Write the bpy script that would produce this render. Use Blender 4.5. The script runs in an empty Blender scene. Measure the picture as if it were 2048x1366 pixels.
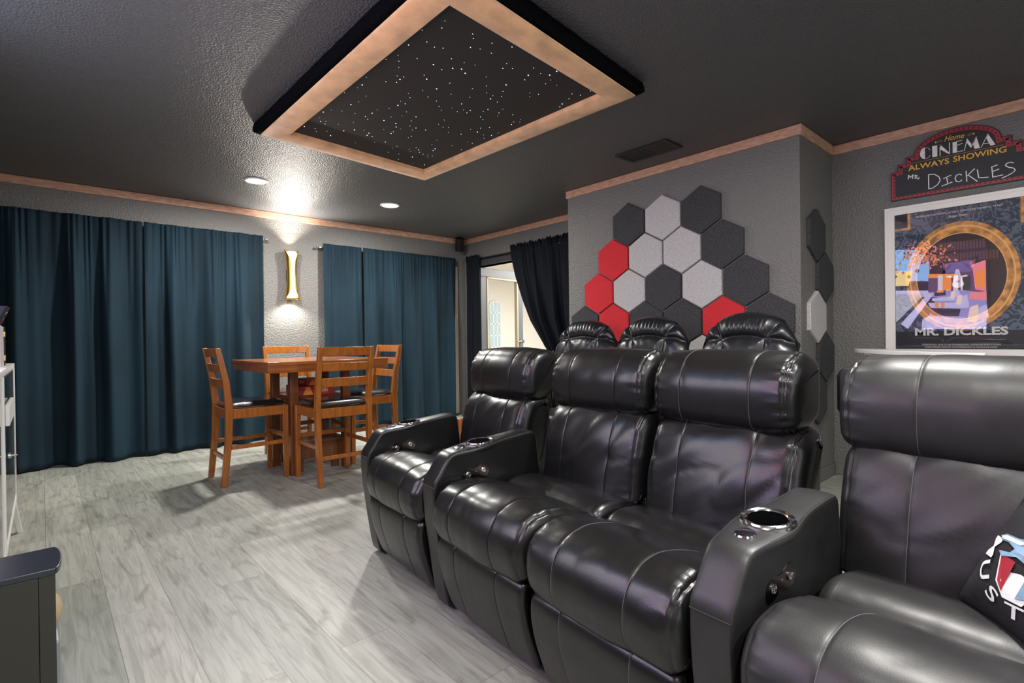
import bpy, bmesh, math, random
from mathutils import Vector, Matrix, noise
from math import sin, cos, pi, radians, sqrt, exp, atan2

C = bpy.context.scene.collection
scene = bpy.context.scene
random.seed(7)

# ------------------------------------------------------------------ camera
CAMH = 1.04
YAW, PITCH, ROLL, FOC = radians(41.889), radians(-0.285), radians(-0.7625), 1047.8
fw = Vector((sin(YAW)*cos(PITCH), cos(YAW)*cos(PITCH), sin(PITCH)))
r0 = Vector((cos(YAW), -sin(YAW), 0)); u0 = r0.cross(fw)
rt = r0*cos(ROLL) + u0*sin(ROLL); up = -r0*sin(ROLL) + u0*cos(ROLL)
cam = bpy.data.cameras.new('camera'); camo = bpy.data.objects.new('camera', cam); C.objects.link(camo)
cam.sensor_width = 36; cam.lens = 36*FOC/2048; cam.clip_start = 0.02
M = Matrix((rt, up, -fw)).transposed().to_4x4(); M.translation = (0, 0, CAMH)
camo.matrix_world = M
scene.camera = camo

def pray(x, y): return rt*(x-1024) + up*(683-y) + fw*FOC
def atx(x, y, X): d = pray(x, y); return Vector((0, 0, CAMH)) + d*(X/d.x)
def aty(x, y, Y): d = pray(x, y); return Vector((0, 0, CAMH)) + d*(Y/d.y)

# ------------------------------------------------------------------ view + world
scene.view_settings.view_transform = 'Standard'; scene.view_settings.look = 'None'
scene.view_settings.gamma = 1; scene.view_settings.use_curve_mapping = False
scene.view_settings.exposure = 0.0
w = bpy.data.worlds.new('world'); scene.world = w; w.use_nodes = True
w.node_tree.nodes['Background'].inputs[0].default_value = (.9, .95, 1, 1)
w.node_tree.nodes['Background'].inputs[1].default_value = 0.05

def light(name, kind, loc, energy, color=(1, 1, 1), rot=(0, 0, 0), size=.2, size_y=None, spot=None, blend=.5, spread=None):
    l = bpy.data.lights.new(name, kind); l.energy = energy; l.color = color
    if kind == 'AREA':
        l.shape = 'DISK' if size_y is None else 'RECTANGLE'; l.size = size
        if size_y: l.size_y = size_y
        if spread: l.spread = spread
    elif kind in ('POINT', 'SPOT'): l.shadow_soft_size = size
    if kind == 'SPOT': l.spot_size = spot; l.spot_blend = blend
    o = bpy.data.objects.new(name, l); C.objects.link(o); o.location = loc; o.rotation_euler = rot
    return o
CW = (1, .97, .92)
# the two recessed ceiling cans in view, then unseen fill lamps
LAMPS = [(1.40, 4.845), (2.695, 4.865)]
for i, (x, y) in enumerate(LAMPS):
    light('can_or_fill_light', 'AREA', (x, y, 2.425), 60, CW, size=.15)
for x, y, e in [(-.1, -.7, 26), (1.3, -1.0, 34), (1.95, .55, 46), (.45, .45, 20)]:  # extra fill lamps added at ceiling height, out of frame
    light('can_or_fill_light', 'AREA', (x, y, 2.425), e, CW, size=.15)
# broad fill light added behind the camera, no opening modelled there
light('fill_rear', 'AREA', (1.2, -2.6, 1.5), 40, (.95, .97, 1), rot=(radians(90), 0, 0), size=3.4, size_y=1.9)
# daylight in the neighbouring room
light('daylight_hall', 'AREA', (6.6, 4.6, 2.3), 340, (1, .98, .95), size=2.2, size_y=2.2)

# ------------------------------------------------------------------ materials
def nodes(m): return m.node_tree.nodes, m.node_tree.links
def mat(name, col, rough=.5, metal=0., bump=0., bscale=60., var=0., vscale=8., spec=.5, coat=0., coat_r=.1, sheen=0., emit=None, es=0., stretch=None, detail=4, col2=None):
    m = bpy.data.materials.new(name); m.use_nodes = True; n, l = nodes(m); b = n['Principled BSDF']
    b.inputs['Base Color'].default_value = (*col, 1); b.inputs['Roughness'].default_value = rough
    b.inputs['Metallic'].default_value = metal; b.inputs['Specular IOR Level'].default_value = spec
    b.inputs['Coat Weight'].default_value = coat; b.inputs['Coat Roughness'].default_value = coat_r
    if sheen: b.inputs['Sheen Weight'].default_value = sheen; b.inputs['Sheen Roughness'].default_value = .4; b.inputs['Sheen Tint'].default_value = (*[min(1, c*9+.12) for c in col], 1)
    if emit: b.inputs['Emission Color'].default_value = (*emit, 1); b.inputs['Emission Strength'].default_value = es
    if bump or var:
        tc = n.new('ShaderNodeTexCoord'); mp = n.new('ShaderNodeMapping'); l.new(tc.outputs['Object'], mp.inputs[0])
        if stretch: mp.inputs['Scale'].default_value = stretch
    if bump:
        t = n.new('ShaderNodeTexNoise'); t.inputs['Scale'].default_value = bscale; t.inputs['Detail'].default_value = detail
        l.new(mp.outputs[0], t.inputs['Vector'])
        bp = n.new('ShaderNodeBump'); bp.inputs['Strength'].default_value = bump; bp.inputs['Distance'].default_value = .02
        l.new(t.outputs['Fac'], bp.inputs['Height']); l.new(bp.outputs[0], b.inputs['Normal'])
    if var:
        t2 = n.new('ShaderNodeTexNoise'); t2.inputs['Scale'].default_value = vscale; t2.inputs['Detail'].default_value = 5
        l.new(mp.outputs[0], t2.inputs['Vector'])
        mx = n.new('ShaderNodeMix'); mx.data_type = 'RGBA'
        cr = n.new('ShaderNodeMapRange'); cr.inputs[1].default_value = .35; cr.inputs[2].default_value = .65
        l.new(t2.outputs['Fac'], cr.inputs[0]); l.new(cr.outputs[0], mx.inputs['Factor'])
        c2 = col2 if col2 else tuple(c*(1-var) for c in col)
        mx.inputs['A'].default_value = (*c2, 1); mx.inputs['B'].default_value = (*[min(1, c*(1+var*.6)) for c in col], 1)
        l.new(mx.outputs['Result'], b.inputs['Base Color'])
    return m
def emat(name, col, s):
    m = bpy.data.materials.new(name); m.use_nodes = True; n, l = nodes(m)
    e = n.new('ShaderNodeEmission'); e.inputs[0].default_value = (*col, 1); e.inputs[1].default_value = s
    l.new(e.outputs[0], n['Material Output'].inputs[0]); return m

def plaster(name, col, scale=75, strength=.35, rough=.55):
    m = mat(name, col, rough); n, l = nodes(m); b = n['Principled BSDF']
    tc = n.new('ShaderNodeTexCoord')
    t = n.new('ShaderNodeTexNoise'); t.inputs['Scale'].default_value = scale; t.inputs['Detail'].default_value = 3
    v = n.new('ShaderNodeTexVoronoi'); v.inputs['Scale'].default_value = scale*.8
    l.new(tc.outputs['Object'], t.inputs[0]); l.new(tc.outputs['Object'], v.inputs['Vector'])
    ad = n.new('ShaderNodeMath'); ad.operation = 'ADD'; l.new(t.outputs['Fac'], ad.inputs[0]); l.new(v.outputs['Distance'], ad.inputs[1])
    bp = n.new('ShaderNodeBump'); bp.inputs['Strength'].default_value = strength; bp.inputs['Distance'].default_value = .012
    l.new(ad.outputs[0], bp.inputs['Height']); l.new(bp.outputs[0], b.inputs['Normal'])
    return m

WALL = plaster('grey_wall_paint', (.165, .16, .152), 95, .38)
CEIL = plaster('charcoal_ceiling_paint', (.088, .090, .093), 120, .42, .45)
CREAM = mat('cream_hall_paint', (.74, .70, .645), .6)
LEATHER = mat('black_leather', (.0065, .0065, .007), .33, bump=.05, bscale=300, spec=.5, coat=.22, coat_r=.2)
LEATHER2 = mat('black_leather_greyer', (.021, .021, .022), .44, bump=.05, bscale=420, spec=.5, coat=.15, coat_r=.3, var=.35, vscale=6)  # greyer, rougher leather with random tone variation, for the nearest recliner
LOUNGE = mat('black_lounger_leather', (.010, .011, .013), .33, bump=.08, bscale=220, coat=.2, coat_r=.2)
THREAD = mat('grey_thread', (.14, .135, .13), .7)
ARMTHREAD = mat('charcoal_thread', (.05, .048, .046), .7, spec=.2)
BLKTHREAD = mat('black_thread', (.006, .006, .007), .8, spec=.1)
SHELL = mat('black_vinyl', (.008, .008, .009), .4)
CHROME = mat('chrome', (.75, .75, .77), .12, 1)
DKCHROME = mat('black_chrome', (.17, .135, .12), .16, 1)
CUPIN = mat('dark_cup_liner', (.03, .03, .032), .25, .8)
WOOD = mat('orange_stained_wood', (.36, .112, .015), .30, bump=.03, bscale=30, var=.22, vscale=9, stretch=(6, 6, .7), coat=.3, coat_r=.15)
DWOOD = mat('brown_stained_wood', (.17, .055, .014), .33, bump=.03, bscale=30, var=.25, vscale=9, stretch=(6, 6, .7), coat=.3, coat_r=.15)
TABWOOD = mat('cherry_table_wood', (.30, .095, .022), .24, bump=.02, bscale=30, var=.25, vscale=7, stretch=(.8, 8, 8), coat=.4, coat_r=.1)
SEATBLK = mat('black_chair_vinyl', (.010, .011, .013), .26, coat=.3, coat_r=.12)
TRIM = mat('copper_tan_trim', (.60, .35, .235), .6, var=.22, vscale=16, stretch=(1, 1, 4), bump=.05, bscale=60)
SUEDE = mat('tan_suede', (.88, .52, .27), .75, var=.2, vscale=9, sheen=.3)
VELVET = mat('navy_velvet', (.0078, .0240, .0375), .85, bump=.06, bscale=300, spec=.25, sheen=.05, var=.3, vscale=3, stretch=(1, 1, .25))
VELVET2 = mat('black_navy_velvet', (.004, .0062, .0105), .85, bump=.06, bscale=300, spec=.2, sheen=.03)
FUR = mat('black_velvet_pile', (.003, .0035, .005), .95, bump=.6, bscale=140, spec=.05)
STARBLK = mat('black_star_cloth', (.022, .019, .018), .8, bump=.1, bscale=500)
STAR = emat('star_glow', (.50, .70, 1), 5)
FELT_D = mat('charcoal_felt', (.048, .048, .053), .9, var=.55, vscale=130, bump=.15, bscale=350)
FELT_L = mat('pale_grey_felt', (.52, .50, .50), .9, var=.22, vscale=120, bump=.15, bscale=350)
FELT_R = mat('red_felt', (.62, .022, .032), .9, var=.18, vscale=120, bump=.15, bscale=350)
WHITE = mat('white_lacquer', (.80, .79, .77), .35)
WHITEF = mat('white_frame', (.78, .74, .70), .4)
GOLD = mat('brushed_gold', (.72, .42, .09), .28, 1)
GOLDP = mat('gilt_print', (.66, .27, .045), .5, var=.6, vscale=18)
BRASS = mat('brass', (.75, .52, .2), .25, 1)
STEEL = mat('brushed_steel', (.55, .55, .55), .3, 1)
BLACK = mat('black_plastic', (.008, .008, .009), .4)
VENTM = mat('black_vent_paint', (.012, .012, .013), .45)
VENTB = mat('vent_dark', (.002, .002, .002), .8)
DOORG = mat('grey_door_paint', (.055, .06, .068), .45)
CASING = mat('dark_grey_casing', (.05, .05, .055), .5)
OLIVE = mat('dark_olive_laminate', (.022, .022, .016), .5)
BLUETOP = mat('satin_black_top', (.012, .016, .024), .32, coat=.3, coat_r=.25)
SILVER = mat('silver_grey_baffle', (.22, .25, .27), .4, .3)
TANCONE = mat('tan_woven_cone', (.42, .33, .20), .5, bump=.2, bscale=200)
REDB = mat('red_game_box', (.34, .018, .016), .45, var=.4, vscale=14)
YEL = mat('yellow_print', (.72, .48, .06), .5)
ORG = mat('orange_print', (.72, .27, .03), .5)
IVORY = mat('ivory_print', (.75, .68, .52), .5)
SIGNRED = mat('sign_red', (.36, .012, .03), .5)
SIGNBLK = mat('sign_black', (.008, .007, .007), .5)
CHALK = mat('chalkboard', (.022, .023, .028), .6, var=.3, vscale=4)
CHALKW = mat('white_chalk', (.9, .9, .9), .8)
DISTW = mat('distressed_white', (.82, .80, .78), .6, var=.12, vscale=60)
SIGNGOLD = mat('sign_gold', (.80, .43, .06), .5)
PILLOWM = mat('black_plush', (.008, .008, .010), .75, sheen=.12, bump=.1, bscale=300)
PWHITE = mat('pillow_print_white', (.82, .83, .85), .6)
PRED = mat('pillow_print_red', (.38, .012, .03), .6)
PBLUE = mat('pillow_print_blue', (.22, .36, .50), .5, var=.4, vscale=20)
NAVYBOX = mat('navy_box', (.012, .014, .030), .4)
PINKBOX = mat('pale_pink_panel', (.62, .55, .56), .4)
LAMPE = emat('lamp_glow', (1, .97, .92), 14)
SCONCEE = emat('sconce_glow', (1, .83, .50), 7)
SKYWIN = emat('daylight_pane', (.62, .80, .82), .95)

def glass(name, refl=.12, rough=.02, tint=(1, 1, 1)):
    m = bpy.data.materials.new(name); m.use_nodes = True; n, l = nodes(m)
    n.remove(n['Principled BSDF'])
    t = n.new('ShaderNodeBsdfTransparent'); t.inputs[0].default_value = (*tint, 1)
    g = n.new('ShaderNodeBsdfGlossy'); g.inputs['Roughness'].default_value = rough
    f = n.new('ShaderNodeLayerWeight'); f.inputs['Blend'].default_value = .5
    pw_ = n.new('ShaderNodeMath'); pw_.operation = 'POWER'; pw_.inputs[1].default_value = 4.5; l.new(f.outputs['Facing'], pw_.inputs[0])
    ad = n.new('ShaderNodeMath'); ad.operation = 'ADD'; ad.inputs[1].default_value = refl; l.new(pw_.outputs[0], ad.inputs[0])
    mx = n.new('ShaderNodeMixShader'); l.new(ad.outputs[0], mx.inputs[0]); l.new(t.outputs[0], mx.inputs[1]); l.new(g.outputs[0], mx.inputs[2])
    l.new(mx.outputs[0], n['Material Output'].inputs[0]); return m
GLASS = glass('clear_glass', .03)
POSTERGLASS = glass('poster_glass', .042, .004)

def floor_mat():
    m = mat('pale_grey_plank_floor', (.4, .4, .4), .42); n, l = nodes(m); b = n['Principled BSDF']
    tc = n.new('ShaderNodeTexCoord'); mp = n.new('ShaderNodeMapping'); mp.inputs['Rotation'].default_value = (0, 0, radians(90))
    l.new(tc.outputs['Object'], mp.inputs[0])
    br = n.new('ShaderNodeTexBrick'); br.inputs['Scale'].default_value = 1; br.inputs['Brick Width'].default_value = 1.25
    br.inputs['Row Height'].default_value = .185; br.inputs['Mortar Size'].default_value = .0009; br.inputs['Mortar Smooth'].default_value = .2
    br.offset = .37; br.inputs['Color1'].default_value = (.325, .340, .300, 1); br.inputs['Color2'].default_value = (.450, .452, .405, 1)
    br.inputs['Mortar'].default_value = (.17, .165, .155, 1); br.inputs['Bias'].default_value = 0.0
    l.new(mp.outputs[0], br.inputs['Vector'])
    # per-plank offset of the grain
    sc = n.new('ShaderNodeVectorMath'); sc.operation = 'MULTIPLY_ADD'
    l.new(br.outputs['Color'], sc.inputs[0]); sc.inputs[1].default_value = (90, 90, 90); l.new(mp.outputs[0], sc.inputs[2])
    st = n.new('ShaderNodeMapping'); st.inputs['Scale'].default_value = (1.6, 22, 1); l.new(sc.outputs[0], st.inputs[0])
    g = n.new('ShaderNodeTexNoise'); g.inputs['Scale'].default_value = 2.2; g.inputs['Detail'].default_value = 8; g.inputs['Distortion'].default_value = 1.1
    l.new(st.outputs[0], g.inputs[0])
    r = n.new('ShaderNodeValToRGB'); r.color_ramp.elements[0].position = .33; r.color_ramp.elements[0].color = (.68, .675, .66, 1)
    r.color_ramp.elements[1].position = .62; r.color_ramp.elements[1].color = (1.0, 1.0, .99, 1); l.new(g.outputs['Fac'], r.inputs[0])
    st2 = n.new('ShaderNodeMapping'); st2.inputs['Scale'].default_value = (1.0, 4.5, 1); l.new(sc.outputs[0], st2.inputs[0])
    k = n.new('ShaderNodeTexNoise'); k.inputs['Scale'].default_value = 2.4; k.inputs['Detail'].default_value = 4; k.inputs['Distortion'].default_value = 2.2; l.new(st2.outputs[0], k.inputs[0])
    r2 = n.new('ShaderNodeValToRGB'); r2.color_ramp.elements[0].position = .30; r2.color_ramp.elements[0].color = (.56, .545, .52, 1)
    r2.color_ramp.elements[1].position = .47; r2.color_ramp.elements[1].color = (1, 1, 1, 1); l.new(k.outputs['Fac'], r2.inputs[0])
    m1 = n.new('ShaderNodeMix'); m1.data_type = 'RGBA'; m1.blend_type = 'MULTIPLY'; m1.inputs['Factor'].default_value = .85
    l.new(br.outputs['Color'], m1.inputs['A']); l.new(r.outputs[0], m1.inputs['B'])
    m2 = n.new('ShaderNodeMix'); m2.data_type = 'RGBA'; m2.blend_type = 'MULTIPLY'; m2.inputs['Factor'].default_value = .7
    l.new(m1.outputs['Result'], m2.inputs['A']); l.new(r2.outputs[0], m2.inputs['B'])
    l.new(m2.outputs['Result'], b.inputs['Base Color'])
    bp = n.new('ShaderNodeBump'); bp.inputs['Strength'].default_value = .12; bp.inputs['Distance'].default_value = .01
    l.new(g.outputs['Fac'], bp.inputs['Height']); l.new(bp.outputs[0], b.inputs['Normal'])
    return m
FLOOR = floor_mat()

# ------------------------------------------------------------------ builders
class MB:
    def __init__(s): s.v = []; s.f = []; s.m = []
    def add(s, vs, fs, mi=0):
        o = len(s.v); s.v += [tuple(v) for v in vs]; s.f += [tuple(i+o for i in f) for f in fs]; s.m += [mi]*len(fs); return s
    def box(s, x0, x1, y0, y1, z0, z1, mi=0):
        vs = [(x, y, z) for z in (z0, z1) for y in (y0, y1) for x in (x0, x1)]
        return s.add(vs, [(0, 2, 3, 1), (4, 5, 7, 6), (0, 1, 5, 4), (2, 6, 7, 3), (0, 4, 6, 2), (1, 3, 7, 5)], mi)
    def bar(s, a, b, wx, wy, mi=0, wx2=None, wy2=None, ref=Vector((0, 1, 0))):
        a, b = Vector(a), Vector(b); d = (b-a).normalized(); X = ref.cross(d)
        X = X.normalized() if X.length > 1e-4 else Vector((1, 0, 0)); Y = d.cross(X)
        wx2 = wx2 or wx; wy2 = wy2 or wy
        vs = [a+X*i*wx/2+Y*j*wy/2 for i, j in ((-1, -1), (1, -1), (1, 1), (-1, 1))] + [b+X*i*wx2/2+Y*j*wy2/2 for i, j in ((-1, -1), (1, -1), (1, 1), (-1, 1))]
        return s.add(vs, [(3, 2, 1, 0), (4, 5, 6, 7), (0, 1, 5, 4), (1, 2, 6, 5), (2, 3, 7, 6), (3, 0, 4, 7)], mi)
    def tube(s, pts, r, n=8, mi=0, closed=False):
        pts = [Vector(p) for p in pts]; N = len(pts); vs = []; prevX = None
        for i, p in enumerate(pts):
            if closed: d = pts[(i+1) % N]-pts[i-1]
            else: d = pts[min(i+1, N-1)]-pts[max(i-1, 0)]
            d.normalize(); ref = prevX if prevX else (Vector((0, 0, 1)) if abs(d.z) < .9 else Vector((1, 0, 0)))
            X = ref - d*ref.dot(d)
            if X.length < 1e-5: X = d.orthogonal()
            X.normalize(); prevX = X; Y = d.cross(X)
            vs += [p+(X*cos(2*pi*k/n)+Y*sin(2*pi*k/n))*r for k in range(n)]
        fs = []
        for i in range(N if closed else N-1):
            j = (i+1) % N
            fs += [(i*n+k, i*n+(k+1) % n, j*n+(k+1) % n, j*n+k) for k in range(n)]
        if not closed: fs += [tuple(range(n-1, -1, -1)), tuple((N-1)*n+k for k in range(n))]
        return s.add(vs, fs, mi)
    def lathe(s, prof, n=32, c=(0, 0, 0), axis='z', mi=0, cap=True):
        vs = []
        for r, h in prof:
            for k in range(n):
                a = 2*pi*k/n; x, y = r*cos(a), r*sin(a)
                p = (x, y, h) if axis == 'z' else ((h, x, y) if axis == 'x' else (y, h, x))
                vs.append((p[0]+c[0], p[1]+c[1], p[2]+c[2]))
        fs = [(i*n+k, i*n+(k+1) % n, (i+1)*n+(k+1) % n, (i+1)*n+k) for i in range(len(prof)-1) for k in range(n)]
        if cap: fs += [tuple(range(n-1, -1, -1)), tuple((len(prof)-1)*n+k for k in range(n))]
        return s.add(vs, fs, mi)
    def prism(s, pts, d, mi=0):
        """pts: 3D planar loop; d: extrusion vector"""
        d = Vector(d); P = [Vector(p) for p in pts]; n = len(P)
        return s.add(P+[p+d for p in P], [tuple(range(n-1, -1, -1)), tuple(range(n, 2*n))]+[(i, (i+1) % n, n+(i+1) % n, n+i) for i in range(n)], mi)
    def ribbon(s, pts, w, nrm, d=.001, mi=0):
        """flat stroke of width w along pts on a plane with normal nrm"""
        P = [Vector(p) for p in pts]; nrm = Vector(nrm)
        for i in range(len(P)-1):
            a, b = P[i], P[i+1]; t = (b-a)
            if t.length < 1e-6: continue
            t.normalize(); q = nrm.cross(t)*w/2
            s.prism([a-q-t*w*.3, b-q+t*w*.3, b+q+t*w*.3, a+q-t*w*.3], nrm*d, mi)
        return s
    def build(s, name, mats, parent=None, smooth=True, ang=35, bevel=0, solid=0, seg=2, fixn=True):
        me = bpy.data.meshes.new(name); me.from_pydata(s.v, [], s.f)
        mats = mats if isinstance(mats, (list, tuple)) else [mats]
        for m in mats: me.materials.append(m)
        if len(mats) > 1: me.polygons.foreach_set('material_index', s.m)
        if fixn:
            bm = bmesh.new(); bm.from_mesh(me); bmesh.ops.recalc_face_normals(bm, faces=bm.faces); bm.to_mesh(me); bm.free()
        me.update()
        if smooth:
            me.shade_smooth()
            if ang: me.set_sharp_from_angle(angle=radians(ang))
        o = bpy.data.objects.new(name, me); C.objects.link(o)
        if parent: o.parent = parent
        if solid:
            md = o.modifiers.new('solid', 'SOLIDIFY'); md.thickness = solid; md.offset = 0
        if bevel:
            md = o.modifiers.new('bevel', 'BEVEL'); md.width = bevel; md.segments = seg; md.limit_method = 'ANGLE'; md.angle_limit = radians(40)
        return o

def tag(o, label=None, cat=None, group=None, kind=None):
    if label: o['label'] = label
    if cat: o['category'] = cat
    if group: o['group'] = group
    if kind: o['kind'] = kind
    return o
def thing(name, label, cat, loc=(0, 0, 0), rz=0, group=None):
    o = bpy.data.objects.new(name, None); C.objects.link(o); o.location = loc; o.rotation_euler = (0, 0, rz); o.empty_display_size = .1
    return tag(o, label, cat, group)
def struct(name, mb, m, **k): return tag(mb.build(name, m, **k), kind='structure')
def copy_tree(o, parent=None):
    c = o.copy(); C.objects.link(c)
    if parent: c.parent = parent
    for ch in list(o.children): copy_tree(ch, c)
    return c
def recenter(o, loc):
    """move the origin of a single-mesh thing to loc without moving the mesh"""
    v = Vector(loc); o.data.transform(Matrix.Translation(-v)); o.location = v; return o

def cr(pts, n, closed=True):
    """Catmull-Rom resample of 2D points, by arc length"""
    P = [Vector(p) for p in pts]; N = len(P); out = []
    rng = N if closed else N-1
    for i in range(rng):
        if closed: p0, p1, p2, p3 = P[i-1], P[i], P[(i+1) % N], P[(i+2) % N]
        else: p0, p1, p2, p3 = P[max(i-1, 0)], P[i], P[i+1], P[min(i+2, N-1)]
        for k in range(24):
            t = k/24; out.append(.5*((2*p1)+(p2-p0)*t+(2*p0-5*p1+4*p2-p3)*t*t+(3*p1-p0-3*p2+p3)*t**3))
    if not closed: out.append(P[-1])
    L = [0]
    M_ = len(out)
    for i in range(1, M_+(1 if closed else 0)): L.append(L[-1]+(out[i % M_]-out[i-1]).length)
    res = []; j = 0
    for k in range(n):
        t = L[-1]*k/(n if closed else n-1)
        while j < len(L)-2 and L[j+1] < t: j += 1
        f = (t-L[j])/max(1e-9, L[j+1]-L[j]); res.append(out[j % M_].lerp(out[(j+1) % M_], f))
    return res

def cushion(prof, w, seed, n=84, nb=46, R=.04, crown=.012, seams=(), groove=.006, wr=.004, wdir=(0, 1), wfreq=9, pucker=.004, pfreq=42, eseam=0., c=0.):
    """leather cushion: closed profile in (x,z) swept along y with rounded ends, seam grooves and creases.
    returns MB and a function giving the surface path at y"""
    P = cr(prof, n)
    area = sum(P[i-1].x*P[i].y-P[i].x*P[i-1].y for i in range(n))
    sg = 1 if area > 0 else -1
    N_ = []
    for i in range(n):
        d = (P[(i+1) % n]-P[i-1]); d.normalize(); N_.append(Vector((d.y, -d.x))*sg)
    ys = set(round(-w/2+w*i/(nb-1), 5) for i in range(nb))
    for k in range(7):
        d = R*(1-cos(pi/2*k/6))
        ys.add(round(-w/2+d, 5)); ys.add(round(w/2-d, 5))
    for s_ in seams:
        for e in (-.012, -.007, -.003, 0, .003, .007, .012): ys.add(round(s_+e, 5))
    if eseam:
        for e in (-.008, -.004, 0, .004, .008):
            ys.add(round(w/2-eseam+e, 5)); ys.add(round(-w/2+eseam+e, 5))
    ys = sorted(ys); vs = []
    def disp(i, y):
        d = w/2-abs(y); p = P[i]
        ins = R*(1-sqrt(max(0, 1-(1-d/R)**2))) if d < R else 0
        ins += crown*abs(2*y/w)**2.5
        for s_ in seams: ins += groove*.25*exp(-((y-s_)/.003)**2) + groove*.13*exp(-((y-s_)/.016)**2)
        ins += groove*.7*exp(-((w/2-abs(y)-eseam)/.004)**2) if eseam else 0
        q = Vector((p.x*wfreq*.5, (y*wdir[1]+p.y*wdir[0])*wfreq, (p.y*wdir[1]-y*wdir[0])*wfreq*.35))
        q += Vector((seed*7.3, seed*3.1, 0))
        nz = noise.noise(q)+.5*noise.noise(q*2.3)
        nz = nz-.9*max(0, abs(noise.noise(q*1.3+Vector((5, 5, 5))))*-1+.12)*4*.6
        off = wr*nz
        e = max(0, 1-d/.10)*min(1, d/.03)*1.25
        if e > 0: off += pucker*e*e*(noise.noise(Vector((i*.62, y*9, seed*3.7)))*1.1+.7*noise.noise(Vector((i*.25, y*14, seed+9))))
        return off-ins
    for y in ys:
        for i in range(n):
            q = P[i]+N_[i]*disp(i, y); vs.append((q.x, y+c, q.y))
    m = MB(); my = len(ys)
    fs = [(j*n+i, j*n+(i+1) % n, (j+1)*n+(i+1) % n, (j+1)*n+i) for j in range(my-1) for i in range(n)]
    fs += [tuple(range(n-1, -1, -1)), tuple((my-1)*n+i for i in range(n))]
    m.add(vs, fs)
    def path(y, x_lo=None, f0=0., f1=1., out=.0008):
        i0, i1 = int(f0*n), int(f1*n); return [Vector((P[i % n].x+N_[i % n].x*(disp(i % n, y)+out), y+c, P[i % n].y+N_[i % n].y*(disp(i % n, y)+out))) for i in range(i0, i1+1)]
    return m, path

def text_mb(s, width=None, height=None, bold=0., shear=0., mi=0, d=.001):
    """text in the XY plane, lower-left at 0,0"""
    cu = bpy.data.curves.new('t', 'FONT'); cu.body = s; cu.offset = bold; cu.shear = shear; cu.resolution_u = 3; cu.extrude = 0
    o = bpy.data.objects.new('t', cu); C.objects.link(o); dg = bpy.context.evaluated_depsgraph_get()
    me = bpy.data.meshes.new_from_object(o.evaluated_get(dg)); bpy.data.objects.remove(o)
    xs = [v.co.x for v in me.vertices]; ys = [v.co.y for v in me.vertices]
    x0, x1, y0, y1 = min(xs), max(xs), min(ys), max(ys)
    sx = width/(x1-x0) if width else 1; sy = height/(y1-y0) if height else sx
    if width is None and height: sx = sy
    V = [((v.co.x-x0)*sx, (v.co.y-y0)*sy) for v in me.vertices]; F = [tuple(p.vertices) for p in me.polygons]
    bpy.data.meshes.remove(me); return V, F
def put_text(mb, TF, o, right, upv, d=0, mi=0):
    V, F = TF; o, right, upv = Vector(o), Vector(right), Vector(upv); n = right.cross(upv).normalized()*d
    return mb.add([o+right*x+upv*y+n for x, y in V], F, mi)

# ------------------------------------------------------------------ room shell
BY, HX, RX, DX, LX, FY = 5.933, 3.765, 4.403, 4.45, -.56, -3.0
H = 2.44
DO0, DO1, DH = 4.22, 5.66, 2.035          # doorway in the door wall
struct('floor', MB().box(LX-.1, 9.2, FY-.1, 9.0, -.1, 0), FLOOR)
ceil = struct('ceiling', MB().box(LX-.1, 9.2, FY-.1, 9.0, H, H+.1), CEIL)
struct('wall_back', MB().box(LX-.1, DX+.1, BY, BY+.12, 0, H), WALL)
struct('wall_left', MB().box(LX-.12, LX, FY, BY, 0, H), WALL)
struct('wall_front', MB().box(LX-.1, RX+.1, FY-.12, FY, 0, H), WALL)
struct('wall_right', MB().box(RX, RX+.12, FY, 1.31, 0, H), WALL)
struct('wall_bump', MB().box(HX, DX+.12, 1.31, 3.37, 0, H), WALL)
mb = MB(); mb.box(DX, DX+.12, 3.37, DO0, 0, H); mb.box(DX, DX+.12, DO1, BY, 0, H); mb.box(DX, DX+.12, DO0, DO1, DH, H)
struct('wall_door', mb, WALL)
# neighbouring hall
struct('wall_hall', MB().box(9.0, 9.12, 2.6, 8.6, 0, H), CREAM)
struct('wall_hall_far', MB().box(4.57, 9.0, 8.5, 8.62, 0, H), CREAM)
struct('wall_hall_near', MB().box(4.57, 9.0, 2.5, 2.62, 0, H), CREAM)
struct('wall_hall_side', MB().box(DX+.125, DX+.15, DO1+.06, 8.5, 0, H), CREAM)
struct('ceiling_hall', MB().box(DX+.13, 9.0, 2.62, 8.5, H-.02, H-.001), CREAM)
# arched hall window seen through the door glass
pa_, pb_, pc_ = aty(980, 640, 8.47), aty(1001, 640, 8.47), aty(990, 606, 8.47)
wx, ww, wz1, wz0 = (pa_.x+pb_.x)/2, (pb_.x-pa_.x)/2, pc_.z-.05, .62
WY = 8.49
arch = [(wx-ww, WY, wz0), (wx+ww, WY, wz0), (wx+ww, WY, wz1)]+[(wx+ww*cos(a), WY, wz1+ww*.6*sin(a)) for a in [pi*k/12 for k in range(1, 12)]]+[(wx-ww, WY, wz1)]
wo = struct('window_1', MB().prism(arch, (0, .008, 0)), SKYWIN)
mb = MB(); mb.tube([Vector(p)+Vector((0, -.02, 0)) for p in arch], .018, 6, closed=True)
for k in (-1, 1): mb.box(wx+k*ww*.34-.011, wx+k*ww*.34+.011, WY-.022, WY-.006, wz0, wz1+.06)
for k in range(1, 5): mb.box(wx-ww, wx+ww, WY-.022, WY-.006, wz0+k*(wz1-wz0)/4.6-.011, wz0+k*(wz1-wz0)/4.6+.011)
mb.build('window_frame', WHITE, wo)
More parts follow.
